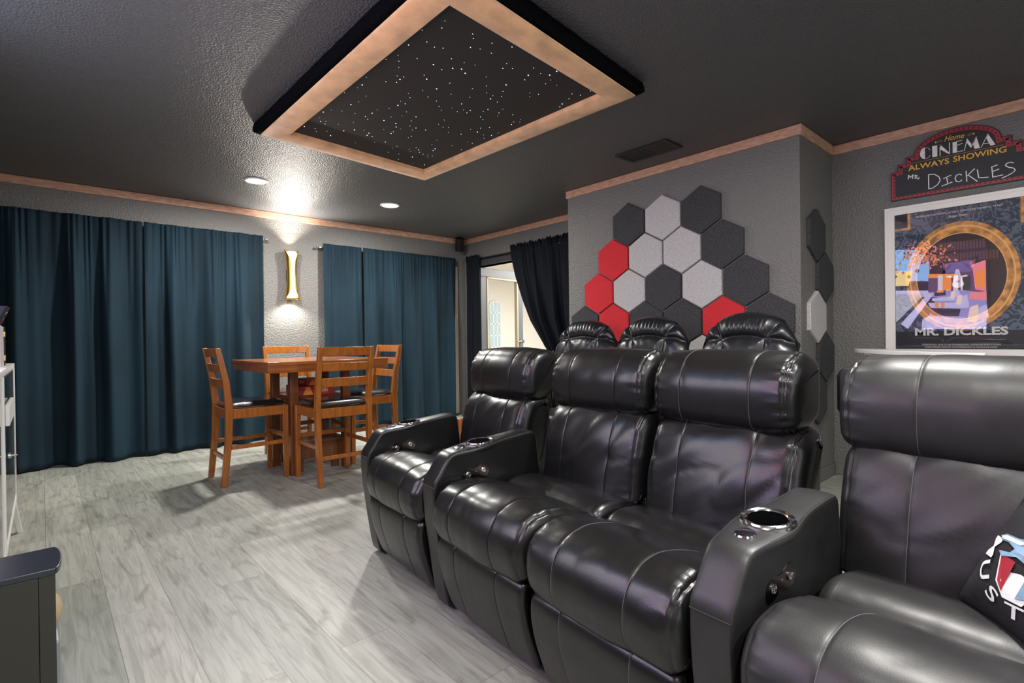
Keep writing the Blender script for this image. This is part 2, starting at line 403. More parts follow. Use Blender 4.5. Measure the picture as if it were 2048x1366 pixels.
# door casing
mb = MB(); mb.box(DX-.02, DX+.14, DO0-.07, DO1+.07, DH, DH+.085); mb.box(DX-.02, DX+.14, DO1, DO1+.07, 0, DH); mb.box(DX-.02, DX+.14, DO0-.07, DO0, 0, DH)
struct('trim_1', mb, CASING, bevel=.004)
# door leaf opened into the hall
hin = Vector((DX+.02, 5.63, 0)); ldir = Vector((.985, .13, 0)).normalized(); lw = .90
dr = bpy.data.objects.new('door_1', None); C.objects.link(dr); dr.location = hin; dr.rotation_euler = (0, 0, atan2(ldir.y, ldir.x)); tag(dr, kind='structure')
mb = MB(); mb.box(0, lw, -.02, .02, 1.905, 2.025); mb.box(0, .115, -.02, .02, .01, 1.905); mb.box(lw-.115, lw, -.02, .02, .01, 1.905); mb.box(.115, lw-.115, -.02, .02, .01, .24)
mb.build('door_frame', DOORG, dr, bevel=.004)
mb = MB(); 
for a in ((.115, .14, .24, 1.905), (lw-.14, lw-.115, .24, 1.905), (.115, lw-.115, .24, .265), (.115, lw-.115, 1.88, 1.905)): mb.box(a[0], a[1], -.027, .027, a[2], a[3])
mb.build('glazing_bead', mat('beige_bead', (.35, .28, .17), .5), dr, bevel=.003)
MB().box(.14, lw-.14, -.004, .004, .265, 1.88).build('door_pane', GLASS, dr)
mb = MB(); mb.lathe([(.026, 0), (.026, .012), (.012, .014), (.012, .05)], 16, (lw-.06, -.02-.05, 1.0), 'y'); mb.tube([(lw-.06, -.07, 1.0), (lw-.10, -.072, 1.005), (lw-.16, -.07, .998), (lw-.18, -.066, 1.003)], .009, 8)
mb.build('door_handle', DKCHROME, dr)

# crown boards
def board(name, x0, x1, y0, y1): return struct(name, MB().box(x0, x1, y0, y1, 2.371, 2.4385), TRIM, bevel=.003)
t = .018
board('trim_2', LX, DX, BY-t, BY)
board('trim_3', HX-t, HX, 1.31-t, 3.37+t*.6)
board('trim_4', HX, RX, 1.31-t, 1.31)
board('trim_5', RX-t, RX, FY, 1.31-t)
board('trim_6', DX-t, DX, 3.37, BY-t)
# baseboards
def base(name, x0, x1, y0, y1): return struct(name, MB().box(x0, x1, y0, y1, 0.001, .085), WALL, bevel=.004)
base('baseboard_back', LX, DX, BY-.014, BY); base('baseboard_bump', HX-.014, HX, 1.31, 3.37); base('baseboard_right', RX-.014, RX, FY, 1.31); base('baseboard_side', HX, RX, 1.296, 1.31)
# pale window edge showing beside the corner curtain
struct('trim_7', MB().box(4.235, 4.30, BY-.03, BY, .02, 2.05), mat('cream_jamb', (.62, .55, .45), .5), bevel=.004)
struct('trim_8', MB().box(4.262, 4.275, BY-.05, BY-.03, 1.33, 1.39), WHITE)

# ------------------------------------------------------------------ ceiling star panel
mb_pts = {'out': [(1.06, 3.56), (2.38, 3.71), (2.445, 1.685), (1.085, 1.54)], 'inn': [(1.203, 3.443), (2.272, 3.553), (2.312, 1.812), (1.222, 1.708)]}
def hypot_(a, b): return math.hypot(a[0]-b[0], (a[1]-b[1])*1.6)
sp = thing('star_ceiling_panel', 'black star-light ceiling panel with wide tan suede frame', 'ceiling panel', (1.74, 2.62, 2.44))
def loc(p, z): return Vector((p[0]-1.74, p[1]-2.62, z-2.44))
O_, I_ = mb_pts['out'], mb_pts['inn']
mb = MB(); NS = 60
cen = Vector((1.74, 2.62))
rings = []
for off, z in ((.030, 2.4395), (.036, 2.415), (.036, 2.388), (.022, 2.376), (-.02, 2.378)):
    ring = []
    for k in range(4):
        a, b = Vector(O_[k]), Vector(O_[(k+1) % 4]); e = (b-a).normalized(); nn = Vector((-e.y, e.x))
        nn = nn if nn.dot((a+b)/2-cen) > 0 else -nn
        for j in range(NS):
            tt = j/NS; p = a.lerp(b, tt)
            # corner mitre: push along both normals near the ends
            p = p + nn*off + e*(off*(2*tt-1))
            wob = .005*noise.noise(Vector((p.x*14, p.y*14, z*30)))
            ring.append(loc(p+nn*wob, z+.6*wob if z < 2.43 else z))
    rings.append(ring)
n4 = 4*NS
for ring in rings: mb.v += [tuple(p) for p in ring]
for i in range(len(rings)-1):
    for j in range(n4): mb.f.append((i*n4+j, i*n4+(j+1) % n4, (i+1)*n4+(j+1) % n4, (i+1)*n4+j)); mb.m.append(0)
mb.build('velvet_surround', FUR, sp)
mb = MB(); prof = [(0, 2.372), (0, 2.366), (.06, 2.360), (.5, 2.353), (.92, 2.360), (1, 2.368), (1, 2.398)]
for s_, z in prof:
    for k in range(4): p = Vector(O_[k]).lerp(Vector(I_[k]), s_); mb.v.append(tuple(loc(p, z)))
for i in range(len(prof)-1):
    for k in range(4): mb.f.append((i*4+k, i*4+(k+1) % 4, (i+1)*4+(k+1) % 4, (i+1)*4+k)); mb.m.append(0)
mb.build('suede_frame', SUEDE, sp, ang=50)
MB().prism([loc(Vector(p).lerp(cen, -.03), 2.394) for p in I_], (0, 0, .01)).build('star_cloth', STARBLK, sp)
mb = MB(); rs = random.Random(5)
spots = []
while len(spots) < 190:
    q_ = (rs.random(), rs.random())
    if all(hypot_(q_, o_) > .032 for o_ in spots): spots.append(q_)
for a, b in spots:
    p = Vector(I_[0]).lerp(Vector(I_[1]), a*.94+.03).lerp(Vector(I_[3]).lerp(Vector(I_[2]), a*.94+.03), b*.95+.03)
    r = rs.choice([.0014, .0016, .0018, .0020, .0024, .0032]); c = loc(p, 2.3935)
    mb.add([c+Vector((r*cos(t_), r*sin(t_), 0)) for t_ in [2*pi*i/6 for i in range(6)]]+[c+Vector((0, 0, -r*.8))], [(i, (i+1) % 6, 6) for i in range(6)])
tag(mb.build('star_light', STAR, sp), 'pinpoint blue white star lights', kind='stuff')

# ------------------------------------------------------------------ recessed lights, vent
for i, (x, y) in enumerate(LAMPS):
    lab = ['lit round recessed ceiling light left of the star panel, above the left navy curtain', 'lit round recessed ceiling light beyond the far corner of the star panel'][i]
    t_ = thing('recessed_light', lab, 'ceiling light', (x, y, 2.44), group='recessed ceiling lights')
    MB().lathe([(.098, -.0005), (.098, -.006), (.088, -.011), (.078, -.008), (.078, -.001)], 40).build('trim_ring', WHITE, t_)
    MB().lathe([(.077, -.003), (.077, -.0075), (.001, -.0095)], 40).build('lens', LAMPE, t_)
vt = thing('ceiling_vent', 'black rectangular air vent grille in the ceiling before the grey wall', 'vent', (3.41, 2.24, 2.44))
mb = MB()
for a in ((-.115, -.09, -.22, .22), (.09, .115, -.22, .22), (-.09, .09, -.22, -.19), (-.09, .09, .19, .22), (-.09, .09, -.008, .008)): mb.box(a[0], a[1], a[2], a[3], -.012, -.0005)
mb.build('vent_frame', VENTM, vt, bevel=.002)
MB().box(-.092, .092, -.192, .192, -.003, -.0008).build('backing', VENTB, vt)
mb = MB()
for k in range(10): y = .02+k*.0175; mb.bar((-.09, y, -.008), (.09, y, -.008), .013, .0015, ref=Vector((0, .5, 1)))
for k in range(9): x = -.08+k*.02; mb.bar((x, -.19, -.008), (x, -.01, -.008), .013, .0015, ref=Vector((.5, 0, 1)))
mb.build('louver', VENTM, vt, smooth=False)

# ------------------------------------------------------------------ curtains
def curtain(name, label, x0, x1, ybase, seed, zt=2.152, zb=.012, axis='x', m=VELVET, heading=False, left=None, right=None, amp=.055, group=None, nf=None):
    """velvet panel hanging from x0 to x1; folds tighten towards the heading"""
    rs = random.Random(seed); W = abs(x1-x0); nx = int(W*190)+24; nz = 44
    nf = nf or W*6.2; ph = [rs.uniform(0, 6.28) for _ in range(6)]; vs = []
    for j in range(nz+1):
        v = j/nz; z = zt+(zb-zt)*v
        for i in range(nx+1):
            u = i/nx
            wob = .035*sin(u*5+ph[5])*v
            f = u+.012*sin(2*pi*u*nf*.37+ph[0])+.02*sin(2*pi*u*2.1+ph[1])+.012*noise.noise(Vector((u*9, v*1.3, seed)))
            big = sin(2*pi*nf*f*.55+ph[2])+.55*sin(2*pi*nf*f+ph[3])+.35*noise.noise(Vector((u*nf*1.7, v*.8, seed+3)))
            big = (abs(big)**.8)*(1 if big > 0 else -1)
            small = sin(2*pi*nf*3.1*f+ph[4])+.6*sin(2*pi*nf*4.3*f+ph[1])
            k = min(1, v*2.2+.08); d = amp*(.14+.86*k)*.5*big+.007*small*max(0, 1-v*2.2)
            # crease where the cloth was folded flat
            d += .003*exp(-((v-.42)/.004)**2)+.0025*exp(-((v-.93)/.004)**2)
            d += .004*noise.noise(Vector((u*W*16, z*2.5, seed*2.)))
            z2 = z+(.012*noise.noise(Vector((u*7, seed, 0))) if j == nz else 0)
            if heading and v < .001: z2 += .012*sin(2*pi*nf*5*u)+.02*noise.noise(Vector((u*30, seed, 9)))
            if heading and v < .06: d += .016*sin(2*pi*nf*4*u+ph[2])*(1 if v < .03 else -.3)
            a = x0 if left is None else left(z); b = x1 if right is None else right(z)
            x = a+(b-a)*u+.008*big*k*0
            vs.append((x, ybase+d, z2) if axis == 'x' else (ybase+d, x, z2))
    fs = [(j*(nx+1)+i, j*(nx+1)+i+1, (j+1)*(nx+1)+i+1, (j+1)*(nx+1)+i) for j in range(nz) for i in range(nx)]
    o = MB().add(vs, fs).build(name, m, ang=None, solid=.004, fixn=False)
    recenter(o, ((x0+x1)/2, ybase, 0) if axis == 'x' else (ybase, (x0+x1)/2, 0))
    return tag(o, label, 'curtain', group)
CY = BY-.085
curtain('curtain', 'wide navy velvet curtain panel at the far left, behind the white cabinet', -.50, .70, CY, 3, zt=2.162, amp=.10, group='navy velvet window curtains')
curtain('curtain', 'navy velvet curtain panel just left of the gold wall lamp', .71, 1.745, CY, 11, zt=2.162, amp=.075, group='navy velvet window curtains')
curtain('curtain', 'narrow navy velvet curtain panel just right of the gold wall lamp', 2.385, 2.86, CY, 21, amp=.045, group='navy velvet window curtains')
curtain('curtain', 'navy velvet curtain panel between the table and the far room corner', 2.87, 4.235, CY, 31, amp=.08, group='navy velvet window curtains')
curtain('curtain', 'narrow black velvet curtain hanging straight in the room corner beside the doorway', 5.52, 5.80, 4.375, 41, zt=2.17, axis='y', m=VELVET2, heading=True, amp=.04, nf=3.2)
EP = [(1019, 499), (1022.6, 522), (1028, 551), (1041.6, 601), (1055, 640), (1088, 697)]
EW = [atx(x, y, 4.375) for x, y in EP]
def ledge(z):
    if z >= EW[0].z: return EW[0].y
    for a, b in zip(EW, EW[1:]):
        if b.z <= z <= a.z: return b.y+(a.y-b.y)*(z-b.z)/(a.z-b.z)
    return max(3.85, EW[-1].y-.35*max(0, .97-z)) if z > .75 else EW[-1].y-.1+.10*(.75-z)
def redge(z): return 3.42+.22*max(0, min(1, (2.0-z)/1.1))
curtain('curtain', 'black velvet doorway curtain swept aside in slanting folds beside the grey wall', 4.93, 3.42, 4.375, 51, zt=2.205, axis='y', m=VELVET2, heading=True, amp=.085, left=ledge, right=redge, nf=10)
def rod(label, p0, p1, zr, y, ends=(True, True), r=.008, axis='x', m=STEEL):
    t_ = thing('curtain_rod', label, 'curtain rod', (p0, y, zr) if axis == 'x' else (y, p0, zr))
    D = (lambda s: (s, 0, 0)) if axis == 'x' else (lambda s: (0, s, 0))
    MB().tube([D(0), D(p1-p0)], r, 10).build('rod', m, t_)
    for e, s_ in zip(ends, (0, p1-p0)):
        if not e: continue
        sg = -1 if s_ == 0 else 1
        sg = sg*(1 if p1 > p0 else -1) if s_ == 0 else (1 if p1 > p0 else -1)
        MB().lathe([(.002, -.03), (.014, -.022), (.017, -.012), (.012, -.002), (.008, 0), (.012, .004), (.008, .01)] if sg < 0 else [(.008, -.01), (.012, -.004), (.008, 0), (.012, .002), (.017, .012), (.014, .022), (.002, .03)], 16, D(s_), axis).build('finial', m, t_)
    for s_ in ((p1-p0)*.03, (p1-p0)*.97):
        q = Vector(D(s_)); dd = Vector((0, BY-y, 0)) if axis == 'x' else Vector((DX-y, 0, 0))
        MB().bar(q, q+dd, .012, .012, ref=Vector((0, 0, 1))).build('bracket', m, t_)
    return t_
rod('steel curtain rod across the left window, end beside the gold wall lamp', -.50, 1.775, 2.128, CY+.032, (False, True))
rod('steel curtain rod across the right window, starting right of the gold wall lamp', 2.345, 4.25, 2.108, CY+.032, (True, False))
rod('black curtain rod over the doorway', 5.84, 3.40, 2.125, 4.400, (False, False), .011, 'y', BLACK)

# ------------------------------------------------------------------ wall lamp
wl = thing('wall_lamp', 'lit gold hourglass wall lamp between the two curtained windows', 'wall lamp', (2.035, BY, 1.77))
HT = .268
def wr_(z): return .050+.026*abs(z/HT)**2.2
def slit(z): return .36+1.05*max(0, (abs(z)/HT-.45)/.55)**2
mb = MB(); nz, na = 28, 40; vs = []
for side in (0, 1):
    pass
for j in range(nz+1):
    z = -HT+2*HT*j/nz; s_ = slit(z)
    for i in range(na+1):
        a = s_+(2*pi-2*s_)*i/na         # angle measured from the front (-y)
        r = wr_(z); vs.append((r*sin(a), -.085-r*cos(a)*.8, z*(1-.0*a)))
mb.add(vs, [(j*(na+1)+i, j*(na+1)+i+1, (j+1)*(na+1)+i+1, (j+1)*(na+1)+i) for j in range(nz) for i in range(na)])
mb.build('gold_shade', GOLD, wl, ang=None, solid=.002, fixn=False)
mb = MB(); mb.lathe([(wr_(z)*.70, z) for z in [-HT*.93+2*HT*.93*j/24 for j in range(25)]], 28, (0, -.085, 0), cap=True)
mb.build('glowing_tube', SCONCEE, wl)
MB().box(-.035, .035, -.035, 0, -.06, .06).build('wall_mount', DKCHROME, wl, bevel=.004)
light('wall_lamp_up', 'SPOT', (2.035, BY-.085, 2.045), 12, (1, .88, .70), rot=(radians(180), 0, 0), size=.02, spot=radians(95), blend=.35)
light('wall_lamp_glow', 'SPOT', (2.035, BY-.14, 2.05), 60, (1, .94, .86), rot=(radians(180+32), 0, 0), size=.03, spot=radians(150), blend=.5)
light('wall_lamp_down', 'SPOT', (2.035, BY-.10, 1.495), 26, (1, .92, .78), size=.02, spot=radians(140), blend=.7)

# ------------------------------------------------------------------ felt hexagon tiles
HR = .1865; TH = .024
ROWS = [(2.007, [(2.67, 'd'), (2.34, 'l'), (2.008, 'd')]),
        (1.722, [(2.835, 'r'), (2.505, 'l'), (2.172, 'l'), (1.84, 'd')]),
        (1.437, [(3.0, 'r'), (2.67, 'l'), (2.34, 'd'), (2.006, 'l'), (1.672, 'd')]),
        (1.152, [(3.165, 'd'), (2.835, 'r'), (2.505, 'd'), (2.172, 'd'), (1.84, 'r'), (1.505, 'd')]),
        (.867, [(2.006, 'l')])]
FM = {'d': FELT_D, 'l': FELT_L, 'r': FELT_R}
rn = ['top row', 'second row', 'third row', 'fourth row', 'lowest row']
cn = {'d': 'charcoal', 'l': 'pale grey', 'r': 'red'}
hexmesh = {}
def hexagon(col, flatx):
    k = (col, flatx)
    if k in hexmesh: return hexmesh[k]
    mb = MB(); rings = [(1, 0), (1, -TH+.006), (.965, -TH)]
    for s_, d in rings:
        for i in range(6):
            a = pi/2+i*pi/3; y, z = HR*s_*cos(a), HR*s_*sin(a)
            mb.v.append((d, y, z) if not flatx else (y, d, z))
    for r_ in range(2):
        for i in range(6): mb.f.append((r_*6+i, r_*6+(i+1) % 6, r_*6+6+(i+1) % 6, r_*6+6+i))
    mb.f.append(tuple(range(12, 18))); mb.f.append(tuple(range(5, -1, -1))); mb.m = [0]*len(mb.f)
    o = mb.build('felt_tile', FM[col], ang=20); me = o.data; bpy.data.objects.remove(o); hexmesh[k] = me; return me
ordn = ['first', 'second', 'third', 'fourth', 'fifth', 'sixth']
for ri, (z, lst) in enumerate(ROWS):
    for i, (y, c) in enumerate(lst):
        o = bpy.data.objects.new('felt_tile', hexagon(c, False)); C.objects.link(o); o.location = (HX, y, z); o.scale = (1, .985, .985)
        lab = f'{cn[c]} felt hexagon tile, {ordn[i]} from left in {rn[ri]} of the grey wall' if ri < 4 else f'{cn[c]} felt hexagon tile lowest on the grey wall, below the others'
        tag(o, lab, 'acoustic tile', 'felt hexagon wall tiles')
SIDE = [(4.025, 1.735, 'd', 'topmost charcoal felt hexagon tile on the narrow side wall'), (4.188, 1.45, 'd', 'second charcoal felt hexagon tile from the top of the narrow side wall'),
        (4.025, 1.165, 'l', 'pale grey felt hexagon tile on the narrow side wall'), (4.188, .88, 'd', 'charcoal felt hexagon tile below the pale one on the narrow side wall'),
        (4.025, .595, 'd', 'lowest charcoal felt hexagon tile on the narrow side wall')]
for x, z, c, lab in SIDE:
    o = bpy.data.objects.new('felt_tile', hexagon(c, True)); C.objects.link(o); o.location = (x, 1.31, z); o.scale = (.98, 1, .98)
    tag(o, lab, 'acoustic tile', 'felt hexagon wall tiles')

# ------------------------------------------------------------------ sign over the poster (traced in its own plane)
SX = RX-.016
def S(cx, cy): return atx(1760+cx/7.111, 230+cy/7.111, SX-.001)
sg_ = thing('wall_sign', 'black and red marquee chalkboard sign reading home cinema above the poster', 'sign', (RX, .60, 2.1))
def sl(p): return Vector((p.x-RX, p.y-.60, p.z-2.1))
out_l = [(155, 1232), (155, 838), (172, 825), (248, 805), (248, 722), (262, 710), (365, 688), (365, 612), (382, 597), (455, 585)]
L3 = [S(*p) for p in out_l]
yc = (S(478, 578).y+S(1737, 318).y)/2            # axis of the marquee arch
Lyz = [(p.y, p.z) for p in L3]+[(yc+.217*cos(a), 2.236+.125*sin(a)) for a in [pi/2*k/12 for k in range(12)]]
top = (yc, 2.361)
full = Lyz+[top]+[(2*yc-y, z) for y, z in reversed(Lyz)]
mb = MB().prism([(-.015, y-.60, z-2.1) for y, z in full], (.0145, 0, 0)); mb.build('board', SIGNBLK, sg_)
cyz = (yc, 2.08)
def inset(pts, d):
    n = len(pts); o = []
    ar = sum(pts[i-1][0]*pts[i][1]-pts[i][0]*pts[i-1][1] for i in range(n)); s_ = 1 if ar > 0 else -1
    for i in range(n):
        a, b, c = Vector(pts[i-1]), Vector(pts[i]), Vector(pts[(i+1) % n])
        e1, e2 = (b-a).normalized(), (c-b).normalized(); n1, n2 = Vector((-e1.y, e1.x))*s_, Vector((-e2.y, e2.x))*s_
        q = n1+n2; q = q/max(.35, q.dot(q)/2) if q.length > 1e-6 else n1
        o.append(tuple(b+q*d)) if False else o.append(tuple(b+(n1+n2)/max(.5, 1+n1.dot(n2))*d))
    return o
o1, o2 = inset(full, .006), inset(full, .028)
mb = MB(); n = len(full)
for pts in (o1, o2): mb.v += [(-.0155, y-.60, z-2.1) for y, z in pts]
mb.f = [(i, (i+1) % n, n+(i+1) % n, n+i) for i in range(n)]; mb.m = [0]*n
mid = inset(full, .017); acc = 0; nxt = .012
for i in range(n):
    a, b = Vector(mid[i]), Vector(mid[(i+1) % n]); L = (b-a).length
    while nxt < acc+L:
        p = a.lerp(b, (nxt-acc)/L); r = .0052
        mb.add([(-.016, p.x-.60+r*cos(2*pi*k/8), p.y-2.1+r*sin(2*pi*k/8)) for k in range(8)], [tuple(range(8))], 1); nxt += .0245
    acc += L
mb.build('red_border', [SIGNRED, SIGNBLK], sg_, smooth=False, fixn=False)
zch = S(210, 860).z; zb_ = S(210, 1175).z
bl = S(215, 1000).y; br_ = 2*yc-bl
MB().box(-.0158, -.0152, br_-.60, bl-.60, zb_-2.1, S(700, 770).z-2.1).build('chalk_panel', CHALK, sg_, smooth=False)
def poly(mb, pts, d=.0005, mi=0): mb.prism([sl(S(*p))+Vector((-.0015, 0, 0)) for p in pts], (-d, 0, 0), mi)
def stroke(mb, pts, w, mi=0, d=.0005): mb.ribbon([sl(S(*p))+Vector((-.0015, 0, 0)) for p in pts], w, (-1, 0, 0), d, mi)
px_ = (S(1000, 500)-S(1007.1, 500)).length          # one photo pixel here
mb = MB()
poly(mb, [(640, 462), (608, 475), (582, 505), (569, 548), (574, 588), (600, 618), (640, 628)])
stroke(mb, [(640, 465), (680, 468), (705, 485), (711, 505)], px_*.9); stroke(mb, [(640, 626), (680, 612), (705, 590), (711, 575)], px_*.9)
poly(mb, [(742, 446), (815, 430), (816, 590), (746, 602)])
poly(mb, [(847, 420), (884, 446), (996, 545), (996, 556), (960, 546), (848, 486)]); stroke(mb, [(854, 425), (856, 580)], px_*1.7); stroke(mb, [(988, 395), (990, 550)], px_*1.6)
poly(mb, [(1032, 390), (1094, 377), (1096, 532), (1035, 542)]); stroke(mb, [(1090, 376), (1166, 362)], px_*1.4); stroke(mb, [(1090, 436), (1172, 402)], px_*1.5); stroke(mb, [(1092, 527), (1180, 508)], px_*1.6)
poly(mb, [(1240, 335), (1300, 412), (1290, 466), (1232, 392)]); stroke(mb, [(1240, 338), (1201, 505)], px_*1.4); poly(mb, [(1370, 310), (1425, 470), (1345, 482), (1318, 404)]); stroke(mb, [(1370, 312), (1292, 462)], px_*1.8)
poly(mb, [(1535, 266), (1642, 420), (1572, 437), (1505, 325)]); stroke(mb, [(1535, 268), (1441, 460)], px_*1.4); stroke(mb, [(1478, 408), (1570, 398)], px_*1.3)
mb.build('white_lettering', DISTW, sg_, smooth=False)
mb = MB()
def put_px(mb, s, bl_, br2, tl, **k):
    """text set between traced baseline ends and cap height"""
    a, b, c = S(*bl_), S(*br2), S(*tl); R_ = b-a; W_ = R_.length; U = c-a; Hh = abs(U.z)
    put_text(mb, text_mb(s, W_, Hh, **k), sl(a)+Vector((-.0020, 0, 0)), R_.normalized(), (0, 0, 1))
put_px(mb, 'ALWAYS', (402, 802), (985, 690), (402, 725), bold=.016)
put_px(mb, 'SHOWING', (1040, 672), (1800, 527), (1040, 590), bold=.016)
put_px(mb, 'Home', (915, 378), (1200, 325), (915, 305), bold=.008, shear=.35)
stroke(mb, [(450, 690), (1755, 424)], px_*.45)
for (x, y, x2, y2) in ((795, 388, 890, 370), (1225, 292, 1330, 270)):
    stroke(mb, [(x, y), (x+25, y-12), (x2-30, y2-16), (x2, y2), (x2-40, y2+14), (x+25, y+5)], px_*.5)
for x, y in ((793, 390), (1333, 268)): poly(mb, [(x, y-22), (x+7, y-6), (x+20, y), (x+7, y+6), (x, y+22), (x-7, y+6), (x-20, y), (x-7, y-6)])
mb.build('gold_lettering', SIGNGOLD, sg_, smooth=False)
mb = MB(); cw = px_*1.9
for st in ([(402, 915), (408, 858), (435, 890), (470, 850), (465, 905)], [(502, 905), (500, 855), (530, 862), (528, 880), (505, 888), (555, 912)], [(557, 885), (560, 887)],
           [(695, 1050), (690, 850)], [(690, 850), (770, 842), (840, 880), (858, 930), (820, 990), (750, 1040), (695, 1052)],
           [(905, 905), (1010, 855)], [(950, 885), (965, 985)], [(880, 1012), (1025, 955)],
           [(1160, 855), (1130, 840), (1085, 860), (1068, 905), (1085, 945), (1130, 950), (1165, 925)],
           [(1225, 800), (1235, 945)], [(1345, 765), (1235, 870)], [(1255, 855), (1385, 945)],
           [(1385, 780), (1405, 895), (1540, 885)],
           [(1590, 740), (1605, 885)], [(1585, 742), (1670, 710)], [(1600, 805), (1690, 770)], [(1600, 885), (1745, 853)],
           [(1900, 680), (1850, 672), (1800, 690), (1785, 720), (1830, 745), (1900, 755), (1925, 785), (1890, 820), (1810, 865), (1735, 898)]):
    stroke(mb, st, cw)
mb.build('chalk_lettering', CHALKW, sg_, smooth=False)

# ------------------------------------------------------------------ framed poster
pz0, pz1, py0, py1 = .935, 1.855, .925, .24
pt = thing('framed_poster', 'white framed film poster of a round gilt mirror on dark damask', 'poster', (RX, .58, 1.4))
def pl(y, z, d): return (-d, y-.58, z-1.4)
mb = MB(); fo = [(py0+.055, pz1+.053), (py1-.055, pz1+.053), (py1-.055, pz0-.05), (py0+.055, pz0-.05)]; fi = [(py0, pz1), (py1, pz1), (py1, pz0), (py0, pz0)]
fm = [tuple(Vector(a).lerp(Vector(b), .35)) for a, b in zip(fo, fi)]
for pts, d in ((fo, .0), (fo, .022), (fm, .022), (fm, .018), (fi, .018), (fi, .002)): mb.v += [pl(y, z, d) for y, z in pts]
for i in range(5):
    for k in range(4): mb.f.append((i*4+k, i*4+(k+1) % 4, i*4+4+(k+1) % 4, i*4+4+k)); mb.m.append(0)
mb.build('frame', WHITEF, pt, ang=20)
def damask():
    m = mat('blue_damask_print', (.03, .04, .06), .6); n, l = nodes(m); b = n['Principled BSDF']
    tc = n.new('ShaderNodeTexCoord'); t_ = n.new('ShaderNodeTexNoise'); t_.inputs['Scale'].default_value = 17; t_.inputs['Detail'].default_value = 1.5; t_.inputs['Distortion'].default_value = 2.6
    l.new(tc.outputs['Object'], t_.inputs[0]); r = n.new('ShaderNodeValToRGB'); r.color_ramp.interpolation = 'EASE'
    r.color_ramp.elements[0].position = .49; r.color_ramp.elements[0].color = (.016, .032, .055, 1); r.color_ramp.elements[1].position = .53; r.color_ramp.elements[1].color = (.10, .12, .18, 1)
    l.new(t_.outputs['Fac'], r.inputs[0]); l.new(r.outputs[0], b.inputs['Base Color']); return m
SHELF = mat('bookshelf_print', (.035, .012, .018), .6); BOOK = mat('book_spine_print', (.13, .05, .04), .6); CATB = mat('cat_black_print', (.006, .006, .008), .6)
CATW = mat('cat_white_print', (.62, .58, .60), .6); CATP = mat('cat_pink_print', (.35, .10, .11), .6); PRSIL = mat('silver_print', (.62, .61, .58), .5); NIGHT = mat('dark_print', (.012, .010, .018), .6)
PRTAN = mat('gilt_light_print', (.85, .48, .14), .5)
mb = MB()
mats = [damask(), GOLDP, SHELF, BOOK, CATB, CATW, CATP, PRSIL, NIGHT, PRTAN]
def pq(pts, d, mi): mb.add([pl(y, z, d) for y, z in pts], [tuple(range(len(pts)))], mi)
def ell(cy_, cz, ry, rz, d, mi, a0=0, a1=2*pi, n=56): pq([(cy_+ry*cos(a0+(a1-a0)*k/n), cz+rz*sin(a0+(a1-a0)*k/n)) for k in range(n)], d, mi)
pq([(py0, pz1), (py1, pz1), (py1, pz0), (py0, pz0)], .003, 0)
cy0, cz0 = .583, 1.405
ell(cy0, cz0, .283, .352, .0034, 1); ell(cy0, cz0, .262, .328, .0036, 9); ell(cy0, cz0, .255, .318, .0038, 1); ell(cy0, cz0, .225, .280, .0040, 9); ell(cy0, cz0, .221, .275, .0042, 2)
rs = random.Random(2)
for sh in range(3):
    zz = 1.50+sh*.075
    for k in range(26):
        y = cy0+.2-k*.0155
        if ((y-cy0)/.215)**2+((zz+.06-cz0)/.268)**2 < 1 and ((y-cy0)/.215)**2+((zz-cz0)/.268)**2 < 1: pq([(y, zz), (y-.011, zz), (y-.011, zz+.055), (y, zz+.055)], .0043, 3)
ell(cy0+.01, 1.40, .085, .095, .0045, 4); pq([(cy0+.10, 1.52), (cy0+.035, 1.485), (cy0+.085, 1.41)], .0045, 4); pq([(cy0-.09, 1.53), (cy0-.015, 1.485), (cy0-.075, 1.41)], .0045, 4)
pq([(cy0-.077, 1.512), (cy0-.045, 1.485), (cy0-.070, 1.455)], .0046, 6); pq([(cy0+.088, 1.505), (cy0+.058, 1.48), (cy0+.080, 1.455)], .0046, 6)
pq([(cy0+.02, 1.45), (cy0+.004, 1.45), (cy0-.014, 1.365), (cy0+.036, 1.365)], .0046, 5); ell(cy0+.010, 1.355, .03, .024, .0047, 5); ell(cy0+.010, 1.372, .010, .008, .0048, 6)
ell(cy0+.05, 1.405, .010, .006, .0047, 9, n=12); ell(cy0-.03, 1.405, .010, .006, .0047, 9, n=12)
pq([(cy0+.15, 1.30), (cy0-.15, 1.30), (cy0-.11, 1.17), (cy0+.11, 1.17)], .0044, 4)
for a in (((py0, pz1), (.838, pz1), (.838, 1.745), (py0, 1.745)), ((.30, pz1), (py1, pz1), (py1, 1.70), (.30, 1.70))): pq(a, .0034, 1)
pq([(py0, pz1), (.853, pz1), (.853, 1.762), (py0, 1.762)], .0038, 8); pq([(.285, pz1), (py1, pz1), (py1, 1.715), (.285, 1.715)], .0038, 8)
pq([(py0, 1.055), (py1, 1.055), (py1, pz0), (py0, pz0)], .0035, 8)
RI, UP = (0, -1, 0), (0, 0, 1)
def pt_text(s, pL, pR, Hh, d=.0052, mi=7, **k):
    a, b = atx(*pL, RX-.005), atx(*pR, RX-.005); put_text(mb, text_mb(s, a.y-b.y, Hh, **k), pl(a.y, (a.z+b.z)/2, d), RI, UP, 0, mi)
pt_text('MR. DICKLES', (1830, 671), (2017, 670), .052, bold=.035)
pt_text('"MR DICKLES IS SICKENING, UTTERLY WORTHLESS, SHAMEFUL, TRASH"', (1830, 436.5), (2006, 412), .013, bold=.01)
pt_text('- Roger Ebert', (1893, 438), (1935, 431.5), .019, bold=.012)
pt_text('TO CATCH A FAT CAT THEY SENT A RAT', (1868, 645), (1984, 643), .012)
